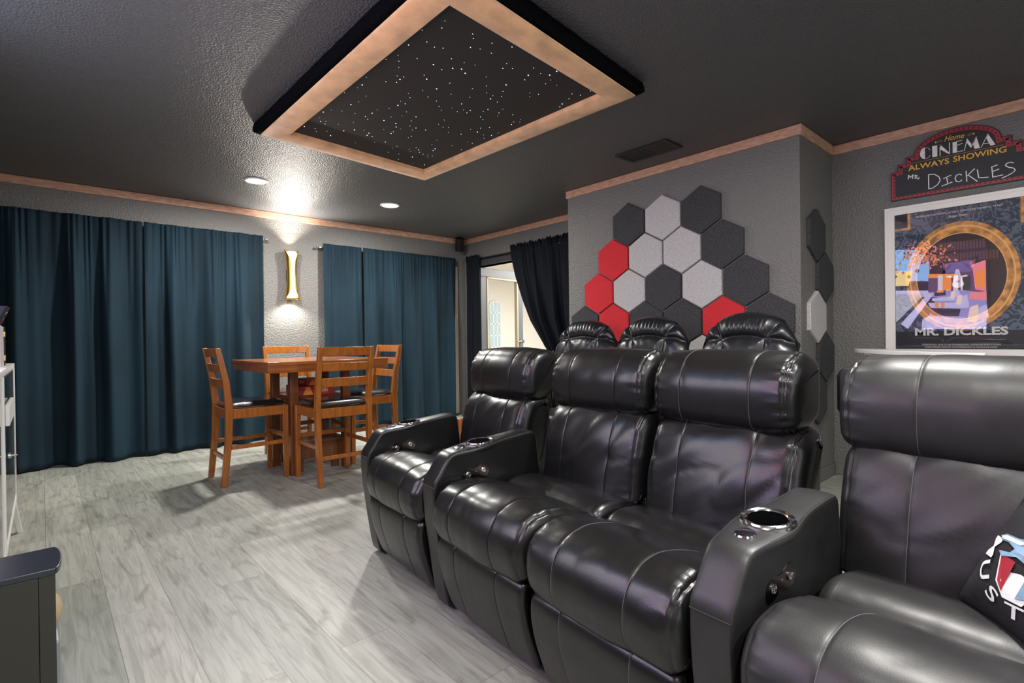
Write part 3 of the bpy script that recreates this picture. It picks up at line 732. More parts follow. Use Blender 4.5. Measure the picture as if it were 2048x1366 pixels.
for k, (a, b) in enumerate((((1844, 690), (2002, 691.5)), ((1850, 695), (1995, 696.5)))):
    pt_text('STARRING MR DICKLES  THE FAT CAT  WITH THE NEIGHBOURS IN ALL THE ROOMS AND THE REST OF THE HOUSE'[:95-12*k], a, b, .010)
mb.build('print', mats, pt, smooth=False, fixn=False)
MB().box(-.0095, -.0080, py1-.58-.002, py0-.58+.002, pz0-1.4-.002, pz1-1.4+.002).build('glazing', POSTERGLASS, pt, smooth=False)

# ------------------------------------------------------------------ screen on the left wall (mirrored in the poster glass)
SCX = LX+.05
KX = (RX-.009+RX-.009-SCX)/(RX-.009)
def Q(cx, cy):
    p = atx(1680+cx/2.628, 220+cy/2.628, RX-.009); return (SCX, p.y*KX, CAMH+(p.z-CAMH)*KX)
sc = thing('television', 'large wall screen showing a poolside house at dusk, seen mirrored in the poster', 'screen', (LX, 1.8, 1.6))
mb = MB(); ES = 11
SCOL = {'sky': (.28, .52, .95), 'sun': (1, .72, .30), 'deck': (.36, .28, .66), 'pool': (.42, .41, .50), 'wall': (.13, .06, .16), 'curt': (.75, .62, .70), 'glow': (1, .28, .06), 'pink': (.95, .25, .30), 'leaf': (.55, .16, .06), 'dark': (.05, .025, .06), 'white': (.58, .52, .85), 'cush': (.95, .66, .62), 'roof': (.20, .12, .34), 'tree': (.05, .04, .05), 'night': (.035, .02, .055)}
SK = list(SCOL); SM = [emat('screen_'+k, SCOL[k], ES*(1 if k not in ('night',) else .6)) for k in SK]
lay = [0]
def sq(pts, c):
    lay[0] += 1; mb.add([(q[0]+.0002*lay[0]-LX, q[1]-1.8, q[2]-1.6) for q in [Q(*p) for p in pts]], [tuple(range(len(pts)))], SK.index(c))
X0 = -160
sq([(X0, 690), (772, 690), (780, 1150), (X0, 1150)], 'night')
sq([(X0, 740), (400, 735), (470, 800), (470, 900), (X0, 900)], 'sky'); sq([(X0, 850), (385, 845), (360, 925), (X0, 930)], 'sun')
rs = random.Random(4)
for k in range(330):
    x = rs.gauss(440, 70); y = 765+(x-440)*-.05+rs.gauss(0, 30); s_ = rs.uniform(3, 8)
    sq([(x-s_, y), (x, y-s_), (x+s_, y), (x, y+s_)], rs.choice(['leaf', 'leaf', 'pink', 'glow', 'tree']))
for k in range(40):
    x = rs.uniform(X0, 440); y = 880+rs.gauss(0, 26); s_ = rs.uniform(8, 18); sq([(x-s_, y), (x, y-s_), (x+s_, y), (x, y+s_)], rs.choice(['tree', 'tree', 'leaf']))
sq([(X0, 955), (470, 950), (470, 985), (X0, 975)], 'white'); sq([(X0, 975), (450, 970), (300, 1120), (X0, 1150)], 'pool')
sq([(470, 880), (772, 830), (775, 960), (470, 960)], 'wall'); sq([(560, 810), (700, 790), (700, 850), (560, 860)], 'roof'); sq([(470, 865), (610, 862), (610, 884), (470, 886)], 'glow')
for x in (520, 562, 600, 640): sq([(x, 872), (x+26, 870), (x+26, 950), (x, 952)], 'curt')
sq([(545, 885), (590, 882), (590, 945), (545, 948)], 'glow'); sq([(650, 880), (690, 870), (692, 945), (650, 950)], 'tree'); sq([(700, 830), (770, 795), (772, 955), (715, 945)], 'pink'); sq([(715, 850), (770, 835), (772, 930), (722, 935)], 'glow'); sq([(690, 820), (768, 790), (768, 800), (692, 836)], 'pink')
sq([(470, 960), (640, 950), (775, 960), (775, 1150), (300, 1155), (455, 985)], 'deck'); sq([(300, 1155), (470, 965), (500, 965), (360, 1155)], 'white'); sq([(360, 1155), (485, 985), (515, 985), (440, 1155)], 'dark')
sq([(690, 960), (775, 955), (775, 1000), (680, 995)], 'pink'); sq([(500, 960), (560, 955), (562, 975), (503, 980)], 'dark'); sq([(515, 950), (550, 948), (550, 960), (515, 962)], 'glow')
sq([(490, 990), (610, 980), (612, 1003), (492, 1006)], 'white'); sq([(470, 1015), (685, 1012), (680, 1042), (480, 1040)], 'white'); sq([(465, 1042), (640, 1046), (630, 1085), (490, 1080)], 'dark')
for x in (514, 546): sq([(x-9, 1012), (x+9, 1012), (x+9, 1038), (x-9, 1038)], 'glow')
sq([(440, 1100), (470, 1085), (660, 1090), (775, 1120), (770, 1150), (435, 1150)], 'white')
for x, y, s_ in ((598, 972, 22), (620, 966, 20), (632, 998, 28), (660, 996, 26), (706, 1070, 48), (755, 1065, 42)):
    sq([(x-s_*.7, y+s_*.8), (x-s_*.35, y-s_*.7), (x+s_*.5, y-s_), (x+s_*.75, y+s_*.5), (x, y+s_)], 'cush' if s_ not in (20, 26, 42) else 'white')
sq([(728, 1108), (768, 1108), (770, 1140), (730, 1140)], 'sky')
mb.build('picture', SM, sc, smooth=False, fixn=False)
ya, yb, za, zb2 = Q(780, 900)[1], Q(X0, 900)[1], Q(450, 1160)[2], Q(450, 680)[2]
MB().box(.001, .048, ya-1.8-.02, yb-1.8+.02, za-1.6-.12, zb2-1.6+.30).build('casing', BLACK, sc, bevel=.004)

# ------------------------------------------------------------------ theatre recliners
THR = radians(4.8); RA = Vector((cos(THR), -sin(THR), 0)); RB = Vector((sin(THR), cos(THR), 0))
LEG = [(-.065, .312), (-.085, .345), (-.095, .395), (-.085, .45), (-.045, .50), (.03, .522), (.11, .515), (.20, .488), (.262, .452), (.27, .41), (.22, .37), (.05, .32), (-.02, .305)]
SEAT = [(.235, .40), (.232, .435), (.255, .472), (.31, .490), (.40, .483), (.49, .463), (.56, .455), (.60, .42), (.60, .36), (.42, .34), (.26, .36)]
PANEL = [(-.055, .318), (-.070, .290), (-.070, .24), (-.055, .17), (-.028, .09), (-.008, .045), (.012, .035), (.03, .06), (.01, .16), (-.01, .27), (-.02, .32)]
BACK = [(.43, .43), (.425, .48), (.435, .56), (.455, .65), (.49, .735), (.535, .775), (.60, .785), (.66, .76), (.66, .60), (.61, .44), (.52, .41)]
HEAD = [(.520, .752), (.492, .785), (.485, .85), (.492, .905), (.525, .962), (.58, .993), (.645, .995), (.695, .968), (.705, .90), (.695, .80), (.64, .755), (.57, .742)]
def recliner(label, a0, bc, w, seed, arm=None, leather=LEATHER, thread=BLKTHREAD, head_w=None, head_dz=0, head_c=0, shell_w=.165, back_c=0, back_dw=0):
    p = RA*a0+RB*bc
    t_ = thing('recliner', label, 'recliner', (p.x, p.y, 0), -THR, 'black leather theatre recliners')
    s1 = w*.225
    def part(name, prof, ww, c=0, seams=(s1, -s1), f0=0, f1=.6, th=thread, **k):
        mbx, path = cushion(prof, ww, seed+len(name), seams=seams, c=c, **k)
        for s_ in seams: mbx.tube(path(s_, f0=f0, f1=f1, out=.0003), .0007, 5, mi=1)
        return mbx.build(name, [leather, th], t_, ang=None)
    part('footrest_panel', PANEL, w-.035, R=.02, crown=.006, wr=.0015, pucker=.0015, f0=0, f1=.5)
    part('leg_cushion', LEG, w-.012, R=.045, crown=.012, wr=.004, wdir=(0, 1), wfreq=7, pucker=.007, eseam=.022, f0=0, f1=.68)
    part('seat_cushion', SEAT, w-.02, R=.035, crown=.008, wr=.003, seams=(), pucker=.002)
    part('back_cushion', BACK, w-.02+back_dw, c=back_c, R=.05, crown=.018, wr=.010, wdir=(.75, .66), wfreq=8, pucker=.006, eseam=.03, f0=0, f1=.52)
    part('headrest', [(x, z+head_dz) for x, z in HEAD], head_w or (w-.02), c=head_c, R=.045, crown=.012, wr=.004, wfreq=6, pucker=.009, eseam=.03, f0=.0, f1=.62)
    mb = MB(); ww = shell_w
    sh = [(.56, .09), (.60, .60), (.635, .80), (.65, .93), (.665, .95), (.70, .95), (.715, .93), (.71, .60), (.68, .09)]
    mb.prism([(x, -ww, z) for x, z in sh], (0, 2*ww, 0)); mb.build('back_shell', SHELL, t_, bevel=.018, seg=3)
    mb = MB(); mb.box(.06, .68, -w/2+.015, w/2-.015, .012, .37); mb.build('base', SHELL, t_, bevel=.01)
    if shell_w > .25:
        mb = MB(); wy = w/2+.005
        mb.prism([(.63, wy+y_, z_) for y_, z_ in ((0, .80), (.072, .81), (.082, .83), (.082, .925), (.072, .945), (0, .95))], (.055, 0, 0)); mb.build('side_wing', SHELL, t_, bevel=.012, seg=3)
    if arm: armrest(t_, w/2+.055, seed, leather, arm)
    return t_
def bool_cut(o, cutter_mb):
    c = cutter_mb.build('cutter', SHELL); dg = bpy.context.evaluated_depsgraph_get()
    md = o.modifiers.new('b', 'BOOLEAN'); md.object = c; md.operation = 'DIFFERENCE'; md.solver = 'EXACT'
    c.matrix_world = o.matrix_world; bpy.context.view_layer.update()
    me = bpy.data.meshes.new_from_object(o.evaluated_get(bpy.context.evaluated_depsgraph_get())); o.modifiers.remove(md)
    old = o.data; o.data = me; bpy.data.objects.remove(c); me.shade_smooth(); me.set_sharp_from_angle(angle=radians(32)); me.name = o.name
ARM = [(.06, .012), (.012, .014), (-.005, .04), (-.022, .14), (-.045, .30), (-.057, .42), (-.054, .495), (-.034, .526), (-.014, .556), (.006, .584), (.022, .597), (.05, .604), (.12, .612), (.20, .622), (.30, .633), (.38, .641), (.42, .642), (.437, .630), (.444, .60), (.47, .35), (.48, .04), (.46, .012), (.25, .012)]
CUPA, CUPZ = .178, .6195
def armrest(t_, yc_, seed, leather, side):
    n = 110; P = cr([*ARM], n); hw0 = .047
    area = sum(P[i-1].x*P[i].y-P[i].x*P[i-1].y for i in range(n)); sg = 1 if area > 0 else -1
    lay_ = [(1.0, .014), (1.0, .009), (.975, .004), (.93, .001), (.86, 0), (.6, 0), (.3, 0), (0, 0)]
    lay_ = [(-s_, d) for s_, d in lay_]+[(s_, d) for s_, d in reversed(lay_[:-1])]
    vs = []
    for s_, ins in lay_:
        for i in range(n):
            d = (P[(i+1) % n]-P[i-1]).normalized(); nn = Vector((d.y, -d.x))*sg
            p = P[i]-nn*ins
            bump = .019*exp(-((P[i].x-CUPA+.02)/.085)**2)*max(0, min(1, (P[i].y-.53)/.07))
            hw = hw0+bump
            vs.append((p.x, yc_+s_*hw, p.y+.004*(1-s_*s_)*max(0, min(1, (P[i].y-.5)/.05))))
    m = MB(); k = len(lay_)
    m.add(vs, [(j*n+i, j*n+(i+1) % n, (j+1)*n+(i+1) % n, (j+1)*n+i) for j in range(k-1) for i in range(n)]+[tuple(range(n-1, -1, -1)), tuple((k-1)*n+i for i in range(n))])
    o = m.build('armrest', leather, t_, ang=40)
    sl_ = radians(-6.5)
    R_ = Matrix.Translation((CUPA, yc_, CUPZ)) @ Matrix.Rotation(sl_, 4, 'Y')
    cut = MB().lathe([(.043, -.09), (.043, .05)], 36); cut.v = [tuple(R_ @ Vector(v)) for v in cut.v]
    bool_cut(o, cut)
    cu = MB(); cu.lathe([(.001, -.078), (.0415, -.078), (.0425, -.01), (.0425, .003)], 40, cap=False, mi=1)
    cu.lathe([(.0425, -.002), (.0425, .006), (.045, .0085), (.048, .0075), (.0495, .0045), (.053, .0055), (.0575, .0075), (.060, .0055), (.0605, .001)], 48, cap=False, mi=0)
    cu.v = [tuple(R_ @ Vector(v)) for v in cu.v]; tag(cu.build('cup_holder', [CHROME, CUPIN], o, fixn=False), 'chrome rimmed cup holder')
    R2 = Matrix.Translation((.083, yc_+.0, .612)) @ Matrix.Rotation(radians(-8), 4, 'Y')
    bt = MB().lathe([(.0235, -.004), (.0235, .0015), (.021, .0045), (.014, .0055), (.001, .006)], 30); bt.v = [tuple(R2 @ Vector(v)) for v in bt.v]
    bt.build('power_button', CHROME, o)
    # thread along both top edges and across the front
    ms = MB()
    for s_ in (-.955, .955):
        pts = []
        for i in range(n):
            if P[i].y > .47 and P[i].x < .46:
                bump = .019*exp(-((P[i].x-CUPA+.02)/.085)**2)*max(0, min(1, (P[i].y-.53)/.07))
                d = (P[(i+1) % n]-P[i-1]).normalized(); nn = Vector((d.y, -d.x))*sg
                q = P[i]-nn*.002; pts.append((q.x, yc_+s_*(hw0+bump), q.y))
        ms.tube(pts, .0012, 5)
    i_ = min(range(n), key=lambda i: abs(P[i].y-.478)+(0 if P[i].x < 0 else 9)); q = P[i_]
    ms.tube([(q.x-.0006, yc_-hw0*.97, q.y), (q.x-.0012, yc_, q.y), (q.x-.0006, yc_+hw0*.97, q.y)], .0016, 5)
    th_o = ms.build('thread', THREAD)
    bm = bmesh.new(); bm.from_mesh(o.data); k0 = len(bm.faces); bm.from_mesh(th_o.data); bm.faces.ensure_lookup_table()
    for f_ in bm.faces[k0:]: f_.material_index = 1
    o.data.materials.append(ARMTHREAD); bm.to_mesh(o.data); bm.free(); bpy.data.objects.remove(th_o)
    # switch plate on the seat side (-y)
    pa, pz, yy = .125, .517, yc_-hw0-.0165
    pl_ = [(-.062, -.004), (-.055, .018), (-.036, .026), (-.012, .017), (.012, .017), (.036, .026), (.055, .018), (.062, -.004), (.052, -.024), (.03, -.026), (.01, -.017), (-.01, -.017), (-.03, -.026), (-.052, -.024)]
    th_ = radians(7)
    c2 = cr([Vector((x*cos(th_)-z*sin(th_), x*sin(th_)+z*cos(th_))) for x, z in pl_], 44)
    cp = MB(); y1 = yc_-hw0-.0015
    cp.prism([(pa+v.x, y1, pz+v.y) for v in c2], (0, -.007, 0), 0)
    for k in (-.036, .036):
        cp.lathe([(.0115, 0), (.0115, -.003), (.009, -.004), (.0085, -.002), (.001, -.002)], 20, (pa+k*cos(th_), y1-.007, pz+k*sin(th_)), 'y', 1)
        cp.lathe([(.0035, -.003), (.0035, -.0055), (.001, -.006)], 12, (pa+k*cos(th_), y1-.0075, pz+k*sin(th_)), 'y', 1)
    cp.lathe([(.003, 0), (.003, -.002)], 10, (pa, y1-.007, pz+.004), 'y', 1)
    tag(cp.build('control_panel', [DKCHROME, CHROME], o, bevel=0), 'shiny black switch plate with two round buttons')
recliner('farthest black leather recliner in the front row, nearest the wooden table', 1.005, 2.1225, .545, 1, 'L', LEATHER, BLKTHREAD, .525, back_c=.022, back_dw=.01)
recliner('second black leather recliner from the far end of the front row', 1.0, 1.4625, .545, 12, 'L', LEATHER, BLKTHREAD, .52)
recliner('third black leather recliner from the far end, left of the big cup holder armrest', .995, .92, .535, 23, None, LEATHER, THREAD, .495, head_c=.012)
recliner('nearest black leather recliner with the printed black cushion, cup holder armrest in front', .995, .27, .55, 34, 'L', LEATHER2, THREAD, .605, head_dz=-.010, head_c=.012, shell_w=.289, back_c=.018, back_dw=.045)

# ------------------------------------------------------------------ pillow
pw = .28
pil = thing('throw_pillow', 'black plush throw pillow with emblem and white lettering on the nearest recliner', 'pillow', tuple(RA*1.40+RB*.315+Vector((0, 0, .485))))
# local frame: bottom edge runs to the right and a little forward, pillow leans on the backrest
pu = (RA*.06-RB*.093+Vector((0, 0, .215))).normalized(); pe = (-RA*.09-RB*.115); pe = (pe-pu*pe.dot(pu)).normalized(); pn = pe.cross(pu).normalized()
Mp = Matrix((pe, pu, pn)).transposed()
def pp(u, v, d): return Mp @ Vector((u*pw, v*pw, d))
def pth(u, v):
    a, b = abs(2*u-1), abs(2*v-1); return .05*(max(0, 1-a**2.6)**.55)*(max(0, 1-b**2.6)**.55)+.003
def edge(u, v):
    a, b = 2*u-1, 2*v-1; return (u+(-.035*a*(1-b*b)), v+(-.035*b*(1-a*a)))
N2 = 40; mb = MB()
for sgn in (1, -1):
    vs = []
    for j in range(N2+1):
        for i in range(N2+1):
            u, v = i/N2, j/N2; uu, vv = edge(u, v); d = pth(u, v)*sgn+.003*noise.noise(Vector((u*7, v*7, sgn)))
            vs.append(pp(uu, vv, d if 0 < i < N2 and 0 < j < N2 else .0))
    mb.add(vs, [(j*(N2+1)+i, j*(N2+1)+i+1, (j+1)*(N2+1)+i+1, (j+1)*(N2+1)+i) for j in range(N2) for i in range(N2)])
mb.build('cover', PILLOWM, pil, ang=None)
def surf(u, v, e=.0025): uu, vv = edge(u, v); return pp(uu, vv, pth(u, v)+e)
mb = MB()
def glyph(s, ang, R_, size, bold=.02):
    V, F = text_mb(s, None, size, bold); wx = max(v[0] for v in V); c_, s_ = cos(ang), sin(ang)
    # baseline faces outwards from the ring centre, letter read counter-clockwise
    rad = Vector((c_, s_)); tan = Vector((-s_, c_)); pts = []
    for x, y in V:
        q = Vector((.46, .49))+rad*(R_-y)+tan*(x-wx/2)*1.9; pts.append(surf(q.x, q.y, .003))
    mb.add(pts, F, 0)
for k, ch in enumerate('MUSTANG'): glyph(ch, radians(180+k*34), .365, .09, .012)
def ppoly(pts, mi, e=.003): mb.add([surf(.42+(x-.5)*1.2, .455+(y-.55)*.85, e) for x, y in pts], [tuple(range(len(pts)))], mi)
ppoly([(.34, .60), (.42, .36), (.5, .27), (.62, .30), (.70, .60)], 0, .003); ppoly([(.36, .58), (.43, .37), (.48, .31), (.47, .58)], 1, .0036); ppoly([(.57, .58), (.57, .32), (.62, .36), (.68, .58)], 2, .0036)
ppoly([(.27, .705), (.31, .745), (.40, .76), (.48, .80), (.62, .80), (.74, .76), (.80, .70), (.70, .70), (.62, .66), (.50, .64), (.40, .60), (.42, .67), (.36, .69), (.30, .675)], 2, .0042)
ppoly([(.28, .705), (.32, .735), (.40, .745), (.47, .76), (.44, .72), (.36, .705), (.30, .69)], 0, .0046)
ppoly([(.40, .62), (.33, .59), (.37, .56), (.46, .62), (.56, .60), (.60, .54), (.64, .56), (.58, .65), (.46, .66)], 2, .0046)
mb.build('printed_emblem', [PWHITE, PRED, PBLUE], pil, smooth=False, fixn=False)

# ------------------------------------------------------------------ dining set
def dining_chair():
    t_ = thing('dining_chair', '', 'chair', group='counter height chairs around the table')
    W = .40
    for sx in (-1, 1):
        x = sx*(W/2-.004)
        mb = MB(); pts = [(-.225, 0, .034, .040), (-.192, .33, .036, .046), (-.185, .57, .036, .05), (-.205, .76, .034, .044), (-.255, 1.0, .032, .034)]
        for (y, z, wx, wy) in pts: mb.v += [(x-wx/2, y-wy/2, z), (x+wx/2, y-wy/2, z), (x+wx/2, y+wy/2, z), (x-wx/2, y+wy/2, z)]
        for i in range(len(pts)-1):
            for k in range(4): mb.f.append((i*4+k, i*4+(k+1) % 4, i*4+4+(k+1) % 4, i*4+4+k)); mb.m.append(0)
        mb.f += [(3, 2, 1, 0), tuple(range(len(pts)*4-4, len(pts)*4))]; mb.m += [0, 0]
        mb.build('rear_leg', WOOD, t_, bevel=.004)
        MB().bar((x+sx*.002, .21, 0), (x+sx*.002, .205, .555), .034, .034, wx2=.040, wy2=.040).build('front_leg', WOOD, t_, bevel=.004)
        MB().box(x-.011, x+.011, -.17, .19, .485, .555).build('seat_rail', WOOD, t_, bevel=.003)
        MB().box(x-.010, x+.010, -.20, .20, .262, .292).build('stretcher', WOOD, t_, bevel=.003)
    MB().box(-W/2+.02, W/2-.02, .195, .217, .485, .555).build('seat_rail', WOOD, t_, bevel=.003)
    MB().box(-W/2+.02, W/2-.02, -.20, -.178, .485, .555).build('seat_rail', WOOD, t_, bevel=.003)
    MB().box(-W/2+.02, W/2-.02, .197, .217, .30, .335).build('stretcher', WOOD, t_, bevel=.003)
    MB().box(-W/2+.02, W/2-.02, -.218, -.198, .185, .215).build('stretcher', WOOD, t_, bevel=.003)
    for z0, z1 in ((.935, .998), (.825, .885), (.71, .775)):
        mb = MB(); n = 12
        for i in range(n+1):
            x = -W/2+.012+(W-.024)*i/n; bow = -.016*(1-(2*i/n-1)**2)
            for z, in ((z0,), (z1,)):
                yb_ = -.195-(z-.66)*.175+bow
                mb.v += [(x, yb_-.009, z), (x, yb_+.009, z)]
        for i in range(n):
            a = i*4; b = a+4; mb.f += [(a, b, b+2, a+2), (a+1, a+3, b+3, b+1), (a+2, b+2, b+3, a+3), (a, a+1, b+1, b)]; mb.m += [0]*4
        mb.f += [(0, 2, 3, 1), (n*4, n*4+1, n*4+3, n*4+2)]; mb.m += [0, 0]
        mb.build('back_slat', WOOD, t_, bevel=.003)
    mb = MB(); N3 = 20
    for sgn in (1, -1):
        vs = []
        for j in range(N3+1):
            for i in range(N3+1):
                u, v = 2*i/N3-1, 2*j/N3-1; f = max(0, 1-abs(u)**6)**.5*max(0, 1-abs(v)**6)**.5
                sh = 1-.06*(abs(u)**4)*(abs(v)**4)
                vs.append((u*(.212)*sh*(1 if v > -.6 else .95), .012+v*.205*sh, .572+(.034*f if sgn > 0 else -.017*f)))
        mb.add(vs, [(j*(N3+1)+i, j*(N3+1)+i+1, (j+1)*(N3+1)+i+1, (j+1)*(N3+1)+i) for j in range(N3) for i in range(N3)])
    mb.build('seat', SEATBLK, t_, ang=60)
    return t_
ch0 = dining_chair()
CH = [(1.185, 4.385, radians(-90), 'orange wooden chair at the left side of the table, its back towards the white cabinet'),
      (1.655, 3.905, 0, 'orange wooden chair with its slatted back to the viewer, in front of the table'),
      (1.742, 4.935, radians(180), 'orange wooden chair behind the table, below the gold wall lamp'),
      (2.165, 4.42, radians(90), 'orange wooden chair at the right side of the table, before the navy curtain'),
      (2.19, 2.53, radians(90), 'orange wooden chair mostly hidden between the recliners and the round-backed loungers')]
for i, (x, y, r_, lab) in enumerate(CH):
    c_ = ch0 if i == 0 else copy_tree(ch0)
    c_.location = (x, y, 0); c_.rotation_euler = (0, 0, r_); c_['label'] = lab
c_.scale = (.96, .96, .96)
tb = thing('dining_table', 'square counter-height wooden table with four centre legs and shelves', 'table', (1.665, 4.40, 0))
hs = .475
MB().box(-hs, hs, -hs, hs, .868, .895).build('tabletop', TABWOOD, tb, bevel=.004)
mb = MB()
for a in ((-hs+.004, hs-.004, -hs+.004, -hs+.03), (-hs+.004, hs-.004, hs-.03, hs-.004), (-hs+.004, -hs+.03, -hs+.03, hs-.03), (hs-.03, hs-.004, -hs+.03, hs-.03)): mb.box(*a, .815, .868)
mb.build('apron', TABWOOD, tb, bevel=.003)
for sx in (-1, 1):
    for sy in (-1, 1):
        MB().bar((sx*.212, sy*.215, 0), (sx*.212, sy*.215, .868), .062, .062).build('leg', DWOOD, tb, bevel=.004)
MB().box(-.20, .20, -.20, .20, .585, .605).build('shelf', DWOOD, tb, bevel=.003)
MB().box(-.215, .215, -.215, .215, .225, .25).build('shelf', DWOOD, tb, bevel=.003)
MB().box(-.19, .19, -.19, .19, .10, .225).build('base_box', DWOOD, tb, bevel=.004)
mb = MB()
for sx in (-.17, .12):
    for sy in (-.17, .12): mb.box(sx, sx+.05, sy, sy+.05, 0, .10)
mb.build('foot', DWOOD, tb)
def game_box(lab, x, y, z, sx, sy, sz, rz, txt):
    g = thing('board_game_box', lab, 'game box', (x, y, z), rz, 'red game boxes under the table')
    MB().box(-sx/2, sx/2, -sy/2, sy/2, 0, sz).build('lid', REDB, g, bevel=.002)
    mb = MB(); fy = -sy/2-.0008
    put_text(mb, text_mb(txt, .085, sz*.5, .012), (.01, fy, sz*.30), (1, 0, 0), (0, 0, 1), 0, 0)
    mb.add([(-.10, fy, sz*.06), (-.02, fy, sz*.06), (-.045, fy, sz*.9), (-.075, fy, sz*.9)], [(0, 1, 2, 3)], 1)
    fx = -sx/2-.0008
    put_text(mb, text_mb(txt, .085, sz*.5, .012), (fx, .01, sz*.30), (0, -1, 0), (0, 0, 1), 0, 0)
    mb.add([(fx, .11, sz*.06), (fx, .04, sz*.06), (fx, .06, sz*.9), (fx, .09, sz*.9)], [(0, 1, 2, 3)], 2)
    mb.build('printed_lettering', [IVORY, ORG, YEL], g, smooth=False, fixn=False)
    return g
game_box('large red board game box lying on the shelf under the table', 1.66, 4.385, .606, .30, .30, .074, radians(-4), 'CATAN')
game_box('small red game box on top of the larger one under the table', 1.70, 4.40, .681, .24, .24, .052, radians(4), 'CATAN')

# ------------------------------------------------------------------ round-topped loungers at the grey wall
def lounger(lab, x, y, rz, hw, zt, seed):
    t_ = thing('lounge_chair', lab, 'lounge chair', (x, y, 0), rz, 'round-backed black lounge chairs')
    # back faces local -x
    mb = MB(); nu, nv = 76, 76; z0 = .42; vs = []; Hh = zt-z0
    def half(z):
        v = (z-z0)/Hh; vs0 = 1-hw*1.02/Hh
        if v > vs0: q = (v-vs0)/(1-vs0); return hw*max(0, 1-q**2.35)**(1/2.35)
        return hw*(.93+.07*v/vs0)
    zs_ = zt-.155; segs = []
    def L_(pts): segs.extend(zip(pts, pts[1:]))
    L_([(-.68, zt-.045), (-.56, zt-.10), (-.44, zs_)]); L_([(.68, zt-.045), (.56, zt-.10), (.44, zs_)])
    L_([(-.98, zs_-.04), (-.72, zs_-.005), (-.44, zs_), (-.2, zs_+.014), (0, zs_+.018), (.2, zs_+.014), (.44, zs_), (.72, zs_-.005), (.98, zs_-.04)])
    L_([(-.44, zs_), (-.40, zs_-.1), (-.42, zs_-.4)]); L_([(.44, zs_), (.40, zs_-.1), (.42, zs_-.4)])
    def gd(u, z):
        q = Vector((u*hw, z)); best = 9
        for a, b in segs:
            A, B = Vector((a[0]*hw, a[1])), Vector((b[0]*hw, b[1])); d = B-A; t__ = max(0, min(1, (q-A).dot(d)/d.dot(d))); best = min(best, (A+d*t__-q).length)
        return best
    for j in range(nv+1):
        s_ = j/nv; z = z0+Hh*(1-(1-s_)**1.7)
        h_ = half(min(z, zt-1e-4))
        for i in range(nu+1):
            u = -1+2*i/nu; uu = sin(u*pi/2)*.25+u*.75
            yy = uu*h_
            um = yy/hw
            edge_ = max(0, 1-abs(uu)**3.2)**.5*max(0, 1-max(0, (z-zt+.14)/.14)**3)**.5 if h_ > 0 else 0
            g = gd(um, z)
            d = .085*edge_-.020*exp(-(g/.012)**2)-.016*exp(-(g/.035)**2)
            if abs(um) < .5 and z > zs_: d += .0024*sin(um*60+4*noise.noise(Vector((um*3, z*6, seed))))*min(1, g/.02)*edge_
            else: d += .004*sin((um*9+z*70)+4*noise.noise(Vector((um*5, z*8, seed))))*exp(-g/.03)*edge_
            d += .003*noise.noise(Vector((um*8, z*16, seed)))*edge_
            lean = (z-z0)*.16
            vs.append((lean-d, yy, z))
    n1 = nu+1
    fs = [(j*n1+i, j*n1+i+1, (j+1)*n1+i+1, (j+1)*n1+i) for j in range(nv) for i in range(nu)]
    mb.add(vs, fs)
    # rear half
    vb = []
    for j in range(nv+1):
        s_ = j/nv; z = z0+Hh*(1-(1-s_)**1.7); h_ = half(min(z, zt-1e-4))
        for i in range(nu+1):
            u = -1+2*i/nu; uu = sin(u*pi/2)*.25+u*.75; e_ = max(0, 1-abs(uu)**3.2)**.5*max(0, 1-max(0, (z-zt+.14)/.14)**3)**.5
            vb.append(((z-z0)*.16+.075*e_, uu*h_, z))
    mb.add(vb, fs)
    mb.build('backrest', LOUNGE, t_, ang=None)
    mbx, _ = cushion([(-.52, .36), (-.54, .42), (-.50, .47), (-.30, .475), (-.05, .45), (.02, .40), (0, .33), (-.3, .32)], 2*hw, seed, R=.06, crown=.02, wr=.004, n=60, nb=30)
    mbx.build('seat', LOUNGE, t_, ang=None)
    for sy in (-1, 1):
        m2, _ = cushion([(-.44, .40), (-.47, .50), (-.45, .57), (-.30, .60), (-.05, .60), (.0, .55), (-.02, .40)], .05, seed+sy, R=.022, crown=.01, wr=.003, n=48, nb=14, c=sy*(hw+.015))
        m2.build('armrest', LOUNGE, t_, ang=None)
    MB().box(-.42, .02, -.05, .05, .16, .33).build('column', DWOOD, t_, bevel=.01)
    MB().lathe([(.01, .16), (.06, .16), (.08, .06), (.26, .035), (.28, .012), (.27, 0), (.001, 0)], 36, (-.2, 0, 0)).build('base', DWOOD, t_)
    return t_
lounger('round-backed black leather lounge chair nearest the doorway curtain', 3.33, 2.875, radians(4), .315, 1.190, 3)
lounger('middle round-backed black leather lounge chair below the felt tiles', 3.19, 2.150, 0, .302, 1.190, 7)
lounger('round-backed black leather lounge chair nearest the narrow side wall', 2.97, 1.370, radians(-6), .300, 1.178, 11)

# ------------------------------------------------------------------ bar table at the right
bt_ = thing('bar_table', 'narrow white oval bar top in front of the framed poster', 'table', (3.62, .70, 0))
dv = Vector((.745, .667, 0)); nv_ = Vector((-.667, .745, 0))
el = [dv*(.53*cos(a))+nv_*(.11*sin(a)) for a in [2*pi*k/72 for k in range(72)]]
MB().prism([p+Vector((0, 0, .922)) for p in el], (0, 0, .024)).build('tabletop', WHITE, bt_, bevel=.003)
for s_ in (-.26, .26):
    c = dv*s_; MB().lathe([(.09, 0), (.09, .012), (.03, .022), (.025, .90), (.09, .915), (.09, .922)], 28, tuple(c)).build('pedestal', WHITE, bt_)

